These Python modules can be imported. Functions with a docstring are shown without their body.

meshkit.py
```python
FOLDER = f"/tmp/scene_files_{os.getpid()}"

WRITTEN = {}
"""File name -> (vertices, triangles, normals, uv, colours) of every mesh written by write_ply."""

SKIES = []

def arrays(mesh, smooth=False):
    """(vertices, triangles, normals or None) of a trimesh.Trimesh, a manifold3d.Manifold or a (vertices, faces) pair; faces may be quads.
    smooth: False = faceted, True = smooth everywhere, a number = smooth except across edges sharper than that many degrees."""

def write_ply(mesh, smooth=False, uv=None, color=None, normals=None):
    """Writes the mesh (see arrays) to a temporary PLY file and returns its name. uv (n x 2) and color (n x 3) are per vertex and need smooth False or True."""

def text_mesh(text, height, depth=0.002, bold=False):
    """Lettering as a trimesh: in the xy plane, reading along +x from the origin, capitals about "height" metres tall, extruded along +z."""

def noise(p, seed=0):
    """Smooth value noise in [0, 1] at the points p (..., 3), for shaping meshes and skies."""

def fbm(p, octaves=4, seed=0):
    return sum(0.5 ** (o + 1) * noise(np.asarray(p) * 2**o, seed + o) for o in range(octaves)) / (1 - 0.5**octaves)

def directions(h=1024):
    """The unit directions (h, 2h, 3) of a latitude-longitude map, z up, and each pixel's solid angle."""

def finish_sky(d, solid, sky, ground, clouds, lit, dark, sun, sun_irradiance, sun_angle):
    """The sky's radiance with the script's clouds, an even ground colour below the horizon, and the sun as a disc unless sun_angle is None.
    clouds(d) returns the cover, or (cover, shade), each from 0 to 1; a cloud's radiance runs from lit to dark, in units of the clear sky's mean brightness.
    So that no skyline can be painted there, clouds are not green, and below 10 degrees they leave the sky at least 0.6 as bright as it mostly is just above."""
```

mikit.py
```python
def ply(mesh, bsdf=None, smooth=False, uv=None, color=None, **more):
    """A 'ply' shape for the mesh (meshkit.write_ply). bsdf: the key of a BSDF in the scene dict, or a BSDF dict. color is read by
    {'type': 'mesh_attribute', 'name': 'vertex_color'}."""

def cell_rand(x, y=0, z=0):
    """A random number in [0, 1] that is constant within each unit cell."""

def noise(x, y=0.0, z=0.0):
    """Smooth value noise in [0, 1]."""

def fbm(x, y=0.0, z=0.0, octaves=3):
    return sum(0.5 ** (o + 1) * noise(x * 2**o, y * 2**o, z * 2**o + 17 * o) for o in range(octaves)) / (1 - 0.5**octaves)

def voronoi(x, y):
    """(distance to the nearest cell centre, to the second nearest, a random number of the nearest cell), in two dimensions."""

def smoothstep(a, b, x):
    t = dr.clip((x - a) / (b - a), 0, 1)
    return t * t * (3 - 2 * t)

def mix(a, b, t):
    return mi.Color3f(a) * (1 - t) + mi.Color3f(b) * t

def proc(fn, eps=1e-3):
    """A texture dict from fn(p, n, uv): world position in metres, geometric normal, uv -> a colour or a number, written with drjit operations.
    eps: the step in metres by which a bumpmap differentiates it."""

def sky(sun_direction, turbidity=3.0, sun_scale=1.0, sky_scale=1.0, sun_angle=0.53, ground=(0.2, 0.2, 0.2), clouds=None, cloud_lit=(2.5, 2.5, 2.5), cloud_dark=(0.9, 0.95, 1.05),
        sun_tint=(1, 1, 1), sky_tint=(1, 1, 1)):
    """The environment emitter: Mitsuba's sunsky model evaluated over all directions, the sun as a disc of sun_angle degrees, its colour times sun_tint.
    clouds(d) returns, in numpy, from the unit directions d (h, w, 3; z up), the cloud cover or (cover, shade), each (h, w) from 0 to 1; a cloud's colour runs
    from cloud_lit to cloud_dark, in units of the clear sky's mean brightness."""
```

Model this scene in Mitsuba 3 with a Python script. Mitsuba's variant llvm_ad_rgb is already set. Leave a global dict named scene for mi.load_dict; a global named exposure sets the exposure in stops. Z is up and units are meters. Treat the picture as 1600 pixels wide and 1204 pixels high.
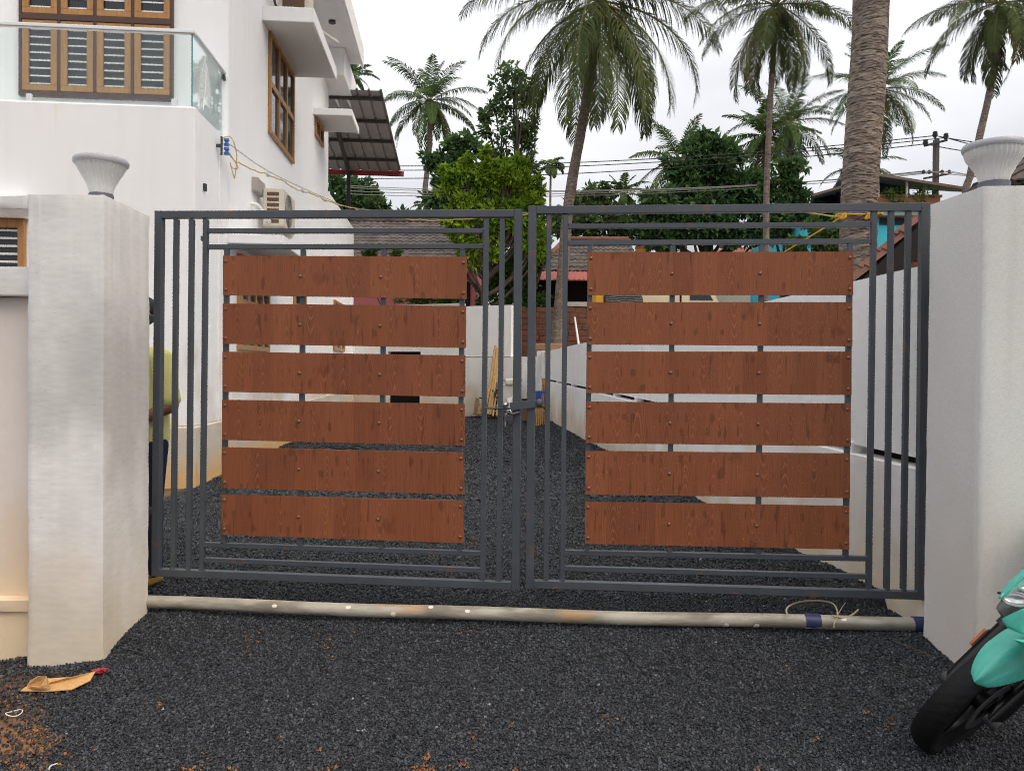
import math, numpy as np, trimesh, mitsuba as mi, drjit as dr, mikit, meshkit
from mikit import noise, fbm, voronoi, cell_rand, smoothstep, mix, proc

# ---------------------------------------------------------------- camera, sky, exposure
FPX, CZ = 1202.0, 1.40                                  # focal length in pixels of the 1600 px wide photograph, eye height
ROLL, PITCH = math.radians(.52), math.radians(.75)
FWD = np.array([0, math.cos(PITCH), -math.sin(PITCH)])
_r0 = np.array([1.0, 0, 0]); _u0 = np.cross(_r0, FWD)
RGT = _r0 * math.cos(ROLL) + _u0 * math.sin(ROLL)
UPV = _u0 * math.cos(ROLL) - _r0 * math.sin(ROLL)
EYE = np.array([0, 0, CZ]); SHIFT = -13.26
T = mi.ScalarTransform4f
scene = {'type': 'scene',
         'camera': {'type': 'perspective', 'fov': 2 * math.degrees(math.atan(800 / FPX)), 'fov_axis': 'x', 'near_clip': .05, 'far_clip': 3000.,
                    'principal_point_offset_y': -SHIFT / 1204,
                    'to_world': T().look_at(origin=EYE.tolist(), target=(EYE + FWD).tolist(), up=UPV.tolist())}}


def clouds(d):
    el = np.clip(d[..., 2], 0, 1)
    q = d / (d[..., 2:3] + .25)
    f = meshkit.fbm(q * 1.3 + 5.0, 5, 3)
    return np.ones(el.shape), np.clip(1.0 - .92 * el + 1.3 * (f - .5), 0, 1)


scene['sky'] = mikit.sky((.50, -.48, .80), turbidity=4, sun_scale=.50, sun_angle=40, clouds=clouds, cloud_lit=(5.8, 5.85, 6.0), cloud_dark=(2.1, 2.16, 2.34), ground=(.10, .10, .1), sun_tint=(.97, .985, 1.0))
exposure = 1.5

# ---------------------------------------------------------------- helpers
labels = {}
GEN = np.random.default_rng


def norm(v):
    v = np.asarray(v, float)
    return v / (np.linalg.norm(v, axis=-1, keepdims=True) + 1e-12)


def ray(u, v):
    return FWD + (u - 800) / FPX * RGT - (v - 602 - SHIFT) / FPX * UPV


def P(u, v, Y):
    """world point seen at pixel (u, v) of the photograph at distance Y (survey of the place from the photograph)"""
    d = ray(u, v)
    return EYE + d * (Y / d[1])


def on_plane(u, v, p0, n):
    d = ray(u, v)
    return EYE + d * (np.dot(np.asarray(p0) - EYE, n) / np.dot(d, n))


class MB:
    """collects simple solids; arr() gives (vertices, triangles)"""
    def __init__(s): s.v, s.f, s.n, s.c, s.t = [], [], 0, [], []

    def add(s, v, f, col=None, uv=None):
        v = np.asarray(v, float).reshape(-1, 3); f = np.asarray(f, int)
        if f.shape[1] == 4: f = np.vstack([f[:, [0, 1, 2]], f[:, [0, 2, 3]]])
        s.v.append(v); s.f.append(f + s.n); s.n += len(v)
        if col is not None: s.c.append(np.broadcast_to(np.asarray(col, float), (len(v), 3)))
        if uv is not None: s.t.append(np.asarray(uv, float))
        return s

    def box8(s, c):
        """8 corners: bottom ring of four (counter-clockwise from above), top ring"""
        return s.add(c, [[3, 2, 1, 0], [4, 5, 6, 7], [0, 1, 5, 4], [1, 2, 6, 5], [2, 3, 7, 6], [3, 0, 4, 7]])

    def box(s, lo, hi, ax=None, o=(0, 0, 0), bev=0):
        """axis box lo..hi in the frame ax (rows x, y, z) at o; flat faces with their own vertices, bev chamfers all edges"""
        lo, hi = np.minimum(lo, hi).astype(float), np.maximum(lo, hi).astype(float)
        if bev:
            m = chamfer_box(hi - lo, bev); v, f = m.vertices + (lo + hi) / 2, m.faces
        else:
            x0, y0, z0 = lo; x1, y1, z1 = hi
            v = np.array([[x0, y0, z0], [x1, y0, z0], [x1, y1, z0], [x0, y1, z0], [x0, y0, z1], [x1, y0, z1], [x1, y1, z1], [x0, y1, z1]])
            f = np.array([[3, 2, 1, 0], [4, 5, 6, 7], [0, 1, 5, 4], [1, 2, 6, 5], [2, 3, 7, 6], [3, 0, 4, 7]])
        if ax is not None:
            ax = np.asarray(ax, float); v = v @ ax
            if np.linalg.det(ax) < 0: f = f[:, ::-1]
        return s.add(v + np.asarray(o, float), f)

    def bar(s, p, q, w, d, side, bev=.002):
        """rectangular bar from p to q; w across 'side', d along the third axis"""
        p, q = np.asarray(p, float), np.asarray(q, float); z = norm(q - p); L = np.linalg.norm(q - p)
        x = norm(np.asarray(side, float) - z * np.dot(side, z)); y = np.cross(z, x)
        return s.box((-w / 2, -d / 2, 0), (w / 2, d / 2, L), np.array([x, y, z]), p, bev)

    def tube(s, pts, r, k=8, cap=True):
        p = np.asarray(pts, float); n = len(p); r = np.broadcast_to(r, (n,))
        t = norm(np.gradient(p, axis=0)); a = np.cross(t, np.where(np.abs(t[:, 2:]) < .9, [0, 0, 1.], [1., 0, 0]))
        for i in range(1, n):                              # keep the frame from twisting
            b = a[i - 1] - t[i] * np.dot(a[i - 1], t[i])
            a[i] = b if np.linalg.norm(b) > 1e-6 else a[i]
            a[i] = norm(a[i])
        a[0] = norm(a[0]); b = np.cross(t, a); th = np.arange(k) * 2 * np.pi / k
        v = p[:, None] + r[:, None, None] * (np.cos(th)[None, :, None] * a[:, None] + np.sin(th)[None, :, None] * b[:, None])
        i, j = np.meshgrid(np.arange(n - 1), np.arange(k), indexing='ij')
        q = np.stack([i * k + j, i * k + (j + 1) % k, (i + 1) * k + (j + 1) % k, (i + 1) * k + j], -1).reshape(-1, 4)
        v = v.reshape(-1, 3); f = np.vstack([q[:, [0, 1, 2]], q[:, [0, 2, 3]]])
        if cap:
            v = np.vstack([v, p[:1], p[-1:]]); m = n * k; j = np.arange(k)
            f = np.vstack([f, np.stack([np.full(k, m), (j + 1) % k, j], 1), np.stack([np.full(k, m + 1), (n - 1) * k + j, (n - 1) * k + (j + 1) % k], 1)])
        return s.add(v, f)

    def lathe(s, prof, k=32, o=(0, 0, 0), ax=None, rib=None):
        """prof: (radius, height) list, bottom to top"""
        prof = np.asarray(prof, float); n = len(prof); th = np.arange(k) * 2 * np.pi / k
        rr = prof[:, :1] * (np.ones(k) if rib is None else rib(th))[None]
        v = np.stack([rr * np.cos(th), rr * np.sin(th), np.repeat(prof[:, 1:], k, 1)], -1).reshape(-1, 3)
        if ax is not None: v = v @ np.asarray(ax, float)
        i, j = np.meshgrid(np.arange(n - 1), np.arange(k), indexing='ij')
        q = np.stack([i * k + j, i * k + (j + 1) % k, (i + 1) * k + (j + 1) % k, (i + 1) * k + j], -1).reshape(-1, 4)
        return s.add(v + np.asarray(o, float), q)

    def prism(s, poly, h, ax=np.eye(3), o=(0, 0, 0)):
        """polygon (x, y) extruded along z by h, in the frame ax at o"""
        from shapely.geometry import Polygon
        m = trimesh.creation.extrude_polygon(Polygon(poly), abs(h), engine='earcut')
        v = np.array(m.vertices); v[:, 2] *= np.sign(h); f = np.array(m.faces)
        if np.linalg.det(ax) * np.sign(h) < 0: f = f[:, ::-1]
        return s.add(v @ np.asarray(ax, float) + np.asarray(o, float), f)

    def arr(s): return np.vstack(s.v), np.vstack(s.f)


_CB = {}


def chamfer_box(size, b):
    key = (*np.round(size, 5), round(b, 5))
    if key not in _CB:
        h = np.asarray(size) / 2; b = min(b, h.min() * .45); pts = []
        for sx in (-1, 1):
            for sy in (-1, 1):
                for sz in (-1, 1):
                    for k in range(3):
                        q = h - b; q = np.where(np.arange(3) == k, h, q); pts.append(q * [sx, sy, sz])
        _CB[key] = trimesh.convex.convex_hull(np.array(pts))
    return _CB[key]


def numbered(name):
    if not any(k == name or k.startswith(name + '__') for k in scene): return name
    i = 1
    while any(k == f'{name}_{i:03d}' or k.startswith(f'{name}_{i:03d}__') for k in scene): i += 1
    return f'{name}_{i:03d}'


_count = {}


def fresh(key):
    """first free key: name, name_001, ..."""
    n = _count.get(key, 0); _count[key] = n + 1
    return key if n == 0 else f'{key}_{n:03d}'


def thing(name, label, cat, group=None, kind=None):
    k = fresh(name); labels[k] = {'label': label, 'category': cat}
    if group: labels[k]['group'] = group
    if kind: labels[k]['kind'] = kind
    return k


def add(name, mesh, mat, parent=None, smooth=False, label=None, kind=None, **kw):
    """one shape entry: a part of parent, or (parent None) the whole thing under the key 'name'"""
    k = fresh(f'{parent}__{name}') if parent else name
    if isinstance(mesh, MB): mesh = mesh.arr()
    scene[k] = mikit.ply(mesh, 'mat_' + mat, smooth=smooth, **kw)
    if parent and (label or kind):
        labels[k] = {}
        if label: labels[k]['label'] = label
        if kind: labels[k]['kind'] = kind
    return k


def struct(name, mesh, mat, **kw):
    k = fresh(name); add(k, mesh, mat, **kw); labels[k] = {'kind': 'structure', 'label': name.replace('_', ' ')}
    return k


def catmull(pts, n=8):
    p = np.asarray(pts, float); p = np.vstack([2 * p[0] - p[1], p, 2 * p[-1] - p[-2]]); out = []
    for i in range(1, len(p) - 2):
        t = np.linspace(0, 1, n, endpoint=False)[:, None]; a, b, c, d = p[i - 1:i + 3]
        out.append(.5 * (2 * b + (c - a) * t + (2 * a - 5 * b + 4 * c - d) * t**2 + (3 * b - a - 3 * c + d) * t**3))
    return np.vstack([*out, p[-2:-1]])


def rgb(r, g, b): return {'type': 'rgb', 'value': [r, g, b]}


# ---------------------------------------------------------------- materials
def mat(name, base, rough=.6, spec=.35, bump=None, bscale=.002, beps=1e-3, two=True, **kw):
    b = {'type': 'principled', 'base_color': base if isinstance(base, dict) else rgb(*base), 'roughness': rough, 'specular': spec, **kw}
    if bump is not None: b = {'type': 'bumpmap', 'arbitrary': proc(bump, beps), 'scale': bscale, 'bsdf': b}
    scene['mat_' + name] = {'type': 'twosided', 'bsdf': b} if two else b
    return name


VC = {'type': 'mesh_attribute', 'name': 'vertex_color'}


def stain(p, z0, z1):
    """0..1, red-earth splash that fades out between the heights z0 (full) and z1"""
    n = fbm(p.x * 2.3 + p.y * 1.7, p.y * 2.3, p.z * 1.2, 4)
    return smoothstep(z1, z0, p.z + (n - .5) * (z1 - z0) * 1.3)


def cement(p, n, uv):                                      # roughly white-washed cement render of the gate pillars
    a = fbm(p.x * 2.2 + 3, p.y * 2.2, p.z * 1.5, 4)
    b = fbm(p.x * 20, p.y * 20, p.z * 60, 4)
    s = fbm(p.x * 16 + 9, p.y * 16, p.z * .7, 3)
    c = mix((.52, .517, .51), (.72, .72, .715), smoothstep(.36, .62, a))
    c = c * (.90 + .20 * b) * (.93 + .14 * s)
    pit = smoothstep(.70, .86, fbm(p.x * 70, p.y * 70, p.z * 130, 2))
    c = c * (1 - .16 * pit)
    drip = smoothstep(.60, .72, noise(p.x * 42 + p.y * 42, 3.0, p.z * 1.5)) * smoothstep(1.75, 2.15, p.z + .25 * noise(p.x * 20 + p.y * 20, 8.0, 0.0))
    c = mix(c, (.78, .775, .76), .4 * drip)
    grey = smoothstep(.60, .74, fbm(p.x * 7 + 4, p.y * 7, p.z * 1.1, 3))
    c = mix(c, (.47, .465, .455), .24 * grey)
    c = mix(c, mix((.60, .50, .36), (.66, .57, .44), b), .75 * stain(p, -.05, .75))
    return mix(c, (.62, .57, .54), .2 * smoothstep(.5, .75, fbm(p.x * 1.3, p.y * 1.3, p.z * 2, 3)))


def cement_bump(p, n, uv):
    return fbm(p.x * 30, p.y * 30, p.z * 90, 3) * .5 + noise(p.x * 130, p.y * 130, p.z * 210) * .35 + fbm(p.x * 3, p.y * 3, p.z * 3, 2) * 1.2


mat('cement', proc(cement), .85, .2, cement_bump, .0018, 2e-3)


def cement2(p, n, uv):                                     # the warmer, finely stippled render of the right pillar
    a = fbm(p.x * 1.8 + 13, p.y * 1.8, p.z * 1.4, 4)
    g = noise(p.x * 170, p.y * 170, p.z * 170)
    c = mix((.60, .597, .58), (.69, .685, .665), a) * (.92 + .16 * g)
    streak = smoothstep(.55, .8, fbm(p.x * 9, p.y * 13, p.z * .5, 3))
    c = c * (1 - .13 * streak)
    c = mix(c, (.56, .48, .40), .5 * stain(p, -.1, 1.0))
    return c


mat('cement_warm', proc(cement2), .85, .2, lambda p, n, uv: noise(p.x * 170, p.y * 170, p.z * 170), .0014, 2e-3)


def wallpaint(p, n, uv):                                   # white exterior paint with faint rain streaks and earth splash
    a = fbm(p.x * .8, p.y * .8, p.z * .8, 3)
    s = smoothstep(.56, .8, fbm(p.x * 5, p.y * 5, p.z * .35, 3))
    c = mix((.77, .77, .765), (.85, .85, .845), a) * (1 - .10 * s)
    c = mix(c, mix((.55, .42, .26), (.66, .57, .43), noise(p.x * 7, p.y * 7, p.z * 5)), .8 * stain(p, .05, 1.0))
    return c


mat('white_wall', proc(wallpaint), .8, .2, lambda p, n, uv: fbm(p.x * 30, p.y * 30, p.z * 30, 3), .0025, 3e-3)


def housepaint(p, n, uv):
    a = fbm(p.x * .7 + 4, p.y * .7, p.z * .7, 3)
    s = smoothstep(.52, .8, fbm(p.x * 6, p.y * 6, p.z * .3, 3)) * smoothstep(3.2, 4.25, p.z) * smoothstep(4.6, 4.3, p.z)
    c = mix((.82, .83, .85), (.87, .88, .90), a)
    c = mix(c, (.70, .58, .38), .8 * s * smoothstep(-4.6, -5.2, p.x))
    c = c * (1 - .025 * smoothstep(.5, .75, fbm(p.x * 9, p.y * 9, p.z * .45, 3)))
    c = mix(c, mix((.50, .42, .33), (.74, .70, .64), noise(p.x * 5, p.y * 5, p.z * 5)), .75 * stain(p, .9, 1.9) * smoothstep(.35, .6, fbm(p.x * 1.1, p.y * 1.1, p.z * 1.3, 4)))
    return c


mat('house_paint', proc(housepaint), .75, .25, lambda p, n, uv: fbm(p.x * 18, p.y * 18, p.z * 18, 3), .002, 4e-3)


def plinthpaint(p, n, uv):
    k = fbm(p.x * 2.5, p.y * 2.5, p.z * 3, 4)
    return mix(mix((.62, .56, .47), (.45, .42, .38), k), (.62, .40, .18), smoothstep(.5, .05, p.z + .35 * (k - .5)))


mat('plinth_paint', proc(plinthpaint), .85, .2, lambda p, n, uv: fbm(p.x * 30, p.y * 30, p.z * 30, 3), .003, 3e-3)


def parlour(p, n, uv):                                     # pinkish cream recess of the boundary wall
    a = fbm(p.x * 1.7, p.y * 1.7, p.z * 1.7, 4)
    c = mix((.66, .60, .56), (.72, .67, .63), a)
    return mix(c, (.72, .55, .33), .8 * stain(p, .1, .75))


mat('pink_cream', proc(parlour), .85, .2, lambda p, n, uv: fbm(p.x * 30, p.y * 30, p.z * 30, 3), .002, 3e-3)
mat('slab_soffit', (.66, .65, .64), .85, .2, lambda p, n, uv: fbm(p.x * 12, p.y * 12, p.z * 12, 3), .002, 4e-3)


def gate_wood(p, n, uv):                                   # wood-look laminate, grain across the plank; uv in metres on the plank
    s, t = uv.x, uv.y
    w = s / .125 + .9 * (noise(s * 3.1, 5.0) - .5)
    i = dr.floor(w); x = w - i
    r1, r2, r3, r4 = (cell_rand(i, k) for k in (11, 12, 13, 14))
    wob = fbm(s * 9, t * 3.5, 2.0, 3) - .5
    c = x - .3 - .4 * r3
    arch = (t - r4 * .3) * 17 * dr.select(r2 > .5, 1, -1) + c * c * 44
    straight = x * 15 + wob * 2
    ph = dr.select(r1 > .42, arch + wob * 3.0, straight + wob * 5.0)
    tri = dr.abs(ph - dr.floor(ph) - .5) * 2
    line = smoothstep(.55, .98, tri) * (.45 + .55 * noise(s * 30, t * 8))
    fib = noise(s * 520, t * 14) * .6 + noise(s * 210, t * 6, 4.0) * .4
    tone = .90 + .24 * r3
    col = mix((.215, .072, .032), (.185, .058, .027), r4) * tone * (.78 + .44 * fib)
    col = mix(col, (.35, .140, .072), line * dr.select(r1 > .42, .60, .34))
    d, e, which = voronoi(s * 3.6 + 31, t * 5 + 3)
    knot = smoothstep(.26, .0, d + (noise(s * 60, t * 26) - .5) * .34) * dr.select(which > .80, 1., 0.)
    col = col * (1 - .26 * knot)
    dash = smoothstep(.80, .9, noise(s * 75 + 7, t * 13)) * .45
    return col * (1 - .7 * dash)


mat('gate_wood', proc(gate_wood), .40, .22, lambda p, n, uv: noise(uv.x * 520, uv.y * 14), .0004, 4e-4)
mat('plank_edge', (.07, .022, .012), .6, .3)


def steel_paint(p, n, uv):
    a = fbm(p.x * 8, p.y * 8, p.z * 8, 4)
    c = mix((.042, .050, .061), (.068, .079, .094), a)
    rust = smoothstep(.71, .78, fbm(p.x * 17, p.y * 17, p.z * 13, 3))
    return mix(c, (.16, .075, .035), .45 * rust)


mat('gate_steel', proc(steel_paint), .38, .5, lambda p, n, uv: fbm(p.x * 160, p.y * 160, p.z * 160, 2), .0005, 5e-4)
mat('bolt_brown', (.19, .085, .05), .28, .6, metallic=.3)
mat('bright_steel', (.62, .61, .60), .22, .5, metallic=1.0)
mat('rail_steel', (.74, .75, .76), .3, .5, metallic=.55)
mat('dark_iron', (.045, .045, .05), .5, .4)
mat('black_plastic', (.018, .018, .02), .42, .4)
mat('black_rubber', (.006, .006, .0065), .6, .25, lambda p, n, uv: fbm(p.x * 120, p.y * 120, p.z * 120, 2), .0012, 6e-4)
mat('satin_black', (.007, .007, .008), .25, .35)
mat('lamp_grey', (.10, .105, .135), .45, .4)
mat('lamp_rim', (.40, .40, .44), .4, .4)
scene['mat_lamp_glass'] = {'type': 'principledthin', 'base_color': rgb(.90, .90, .88), 'roughness': .3, 'diff_trans': .9, 'spec_trans': 0.0, 'eta': 1.45}
scene['mat_pane'] = {'type': 'thindielectric', 'int_ior': 1.5}
scene['mat_pane_green'] = {'type': 'thindielectric', 'int_ior': 1.33, 'specular_transmittance': rgb(.91, .95, .945)}
mat('room_glass', (.022, .025, .03), .06, .5)
mat('glass_edge', (.12, .30, .30), .2, .5)
mat('etched_leaf', (.74, .77, .77), .7, .2)


def teak(p, n, uv):
    g = noise(p.x * 60 + p.y * 60, p.z * 6) * .5 + noise(p.x * 150 + p.y * 150, p.z * 16, 3.) * .5
    return mix((.30, .145, .045), (.44, .235, .085), g)


mat('teak', proc(teak), .35, .45)
mat('teak_dark', (.075, .040, .032), .45, .4)
mat('white_bar', (.76, .76, .75), .4, .4)


def pipe_col(p, n, uv):
    a = fbm(p.x * 5, p.y * 18, p.z * 18, 4)
    c = mix((.20, .18, .14), (.42, .39, .325), smoothstep(.3, .7, a))
    r = smoothstep(.60, .75, fbm(p.x * 3 + 8, p.y * 9, p.z * 9, 3))
    c = mix(c, (.42, .22, .09), .55 * r)
    d, e, w = voronoi(p.x * 7, p.z * 9 + p.y * 6)
    return mix(c, (.80, .73, .62), smoothstep(.11, .08, d) * dr.select(w > .6, 1., 0.))


mat('pipe_pvc', proc(pipe_col), .5, .35)
mat('pipe_blue', (.035, .045, .12), .4, .4)
mat('twine', (.46, .38, .25), .8, .1)
mat('rope_yellow', (.62, .36, .05), .7, .2)
mat('cable_yellow', (.50, .36, .10), .6, .3)
mat('cable_grey', (.30, .29, .27), .6, .3)
mat('wire_dark', (.05, .05, .055), .6, .3)
mat('insulator_blue', (.05, .16, .45), .35, .5)
mat('cardboard', proc(lambda p, n, uv: mix((.52, .30, .12), (.60, .37, .17), fbm(p.x * 12, p.y * 12, p.z * 12, 3))), .8, .1)
mat('red_foil', (.33, .02, .03), .3, .5)
mat('white_plastic', (.66, .65, .60), .5, .3)


def gravel_bed(p, n, uv):                                  # chips too small or too far to pick out
    sc = 1 / (.013 + .0011 * dr.maximum(p.y - 3, 0))
    d, e, w = voronoi(p.x * sc, p.y * sc)
    big = fbm(p.x * .9, p.y * .9, 0, 3)
    g = (.022 + .080 * w * w) * smoothstep(0, .22, e - d) * (.8 + .4 * big)
    return mi.Color3f(g * .93, g * 1.01, g * 1.17)


def gravel_bed_bump(p, n, uv):
    sc = 1 / (.013 + .0011 * dr.maximum(p.y - 3, 0))
    d, e, w = voronoi(p.x * sc, p.y * sc)
    return smoothstep(0, .5, e - d) * (.5 + w)


mat('gravel_bed', proc(gravel_bed), .6, .4, gravel_bed_bump, .008, 2e-3)


def earth(p, n, uv):
    a = fbm(p.x * 1.3, p.y * 1.3, 0, 4); b = fbm(p.x * 22, p.y * 22, 0, 3)
    c = mix((.085, .06, .045), (.25, .125, .06), smoothstep(.35, .65, a)) * (.6 + .8 * b)
    far = smoothstep(20, 30, p.y)
    c = mix(c, mi.Color3f(.05 + .03 * b, .051 + .03 * b, .054 + .03 * b), smoothstep(2.1, 1.5, p.y + .5 * (a - .5)))    # the tarred street
    return mix(c, mix((.05, .065, .02), (.13, .10, .05), a), far)


mat('earth', proc(earth), .9, .1, lambda p, n, uv: fbm(p.x * 40, p.y * 40, 0, 3), .012, 3e-3)
scene['mat_chips'] = {'type': 'twosided', 'bsdf': {'type': 'principled', 'base_color': VC, 'roughness': .5, 'specular': .28}}
scene['mat_crumbs'] = {'type': 'twosided', 'bsdf': {'type': 'principled', 'base_color': VC, 'roughness': .9, 'specular': .1}}
scene['mat_leaf'] = {'type': 'principledthin', 'base_color': VC, 'roughness': .42, 'diff_trans': .55, 'spec_trans': 0.0, 'eta': 1.4}
scene['mat_frond'] = {'type': 'principledthin', 'base_color': VC, 'roughness': .36, 'diff_trans': .5, 'spec_trans': 0.0, 'eta': 1.45}
mat('rachis', (.15, .14, .05), .5, .3)
mat('bark_dark', proc(lambda p, n, uv: mix((.035, .028, .022), (.10, .085, .07), fbm(p.x * 9, p.y * 9, p.z * 4, 3))), .9, .1)


def palm_bark(p, n, uv):                                   # uv: turn, metres along the trunk
    k = uv.y / .075 + 2.2 * (fbm(p.x * 5, p.y * 5, p.z * 4, 3) - .5)
    i = dr.floor(k); x = k - i
    ring = smoothstep(.0, .05 + .12 * noise(p.x * 13, p.y * 13, p.z * 6), x)
    f = fbm(p.x * 22, p.y * 22, p.z * 75, 4)
    c = mix((.12, .095, .078), (.30, .25, .215), smoothstep(.25, .75, f)) * (.8 + .35 * cell_rand(i, 3))
    crack = smoothstep(.62, .72, fbm(p.x * 15, p.y * 15, p.z * 60, 3))
    c = c * (.5 + .5 * ring) * (1 - .55 * crack)
    lich = smoothstep(.6, .75, fbm(p.x * 5, p.y * 5, p.z * 3, 3))
    return mix(c, (.36, .33, .27), .35 * lich)


def palm_bump(p, n, uv):
    k = uv.y / .075 + 2.2 * (fbm(p.x * 5, p.y * 5, p.z * 4, 3) - .5)
    x = k - dr.floor(k)
    return smoothstep(.0, .12, x) * (1 - .5 * x) * .7 + .9 * fbm(p.x * 22, p.y * 22, p.z * 75, 4) - .5 * smoothstep(.62, .72, fbm(p.x * 15, p.y * 15, p.z * 60, 3))


mat('palm_bark', proc(palm_bark), .9, .1, palm_bump, .02, 3e-3)
mat('tile', proc(lambda p, n, uv: mix((.055, .050, .048), (.155, .128, .115), fbm(p.x * 3, p.y * 3, p.z * 3, 3)) * (.7 + .6 * noise(p.x * 4.1, p.y * 4.1, p.z * 9))), .85, .15)
mat('tile_red', proc(lambda p, n, uv: mix((.10, .06, .05), (.27, .12, .085), fbm(p.x * 5, p.y * 5, p.z * 5, 3))), .8, .2)
mat('laterite', proc(lambda p, n, uv: mix((.075, .038, .028), (.30, .125, .08), .5 * fbm(p.x * 12, p.y * 12, p.z * 12, 4) + .5 * fbm(p.x * 2.6, p.y * 2.6, p.z * 5, 2)), 2e-3), .9, .1, lambda p, n, uv: fbm(p.x * 40, p.y * 40, p.z * 40, 2), .012, 3e-3)
mat('mortar', (.11, .085, .07), .9, .1)
mat('metal_sheet', (.30, .295, .29), .45, .4)
mat('purlin', (.05, .048, .05), .5, .3)
mat('red_fascia', (.30, .045, .04), .5, .3)
mat('sheet_red', (.38, .10, .07), .6, .3)
mat('blue_wall', proc(lambda p, n, uv: mix((.06, .46, .60), (.09, .55, .68), fbm(p.x, p.y, p.z, 3))), .8, .2)
mat('navy', (.03, .035, .055), .7, .2)
mat('sheet_brown', (.17, .13, .105), .6, .3)
mat('terracotta', (.38, .22, .13), .8, .2)
mat('pink_wall', (.40, .13, .14), .8, .2)
mat('brown_wall', proc(lambda p, n, uv: mix((.13, .085, .055), (.24, .165, .11), fbm(p.x * 3, p.y * 3, p.z * 6, 3))), .9, .1)
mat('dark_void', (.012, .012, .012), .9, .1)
mat('timber_black', (.022, .018, .016), .8, .2)
mat('beige_trim', (.55, .53, .47), .7, .2)
mat('tank_orange', (.50, .22, .05), .5, .3)
mat('pole_concrete', (.13, .12, .115), .85, .2)
mat('ac_body', (.62, .58, .50), .5, .3)
mat('ac_slot', (.13, .075, .05), .6, .3)
mat('ac_grille', (.36, .34, .31), .5, .3)
mat('ac_badge', (.55, .04, .06), .4, .4)
mat('bamboo', proc(lambda p, n, uv: mix((.30, .18, .07), (.48, .32, .14), noise(p.x * 30, p.y * 30, p.z * 5))), .6, .3)
mat('pallet_wood', proc(lambda p, n, uv: mix((.40, .20, .06), (.58, .34, .12), noise(p.x * 25, p.y * 25, p.z * 8))), .7, .2)
mat('dark_brush', (.05, .045, .03), .9, .1)
mat('crate_blue', (.04, .11, .42), .45, .4)
mat('cream_car', (.66, .58, .40), .25, .5, clearcoat=.6)
mat('yellow_panel', (.62, .33, .03), .4, .4)
mat('tarp_black', (.025, .028, .034), .4, .4)
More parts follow.
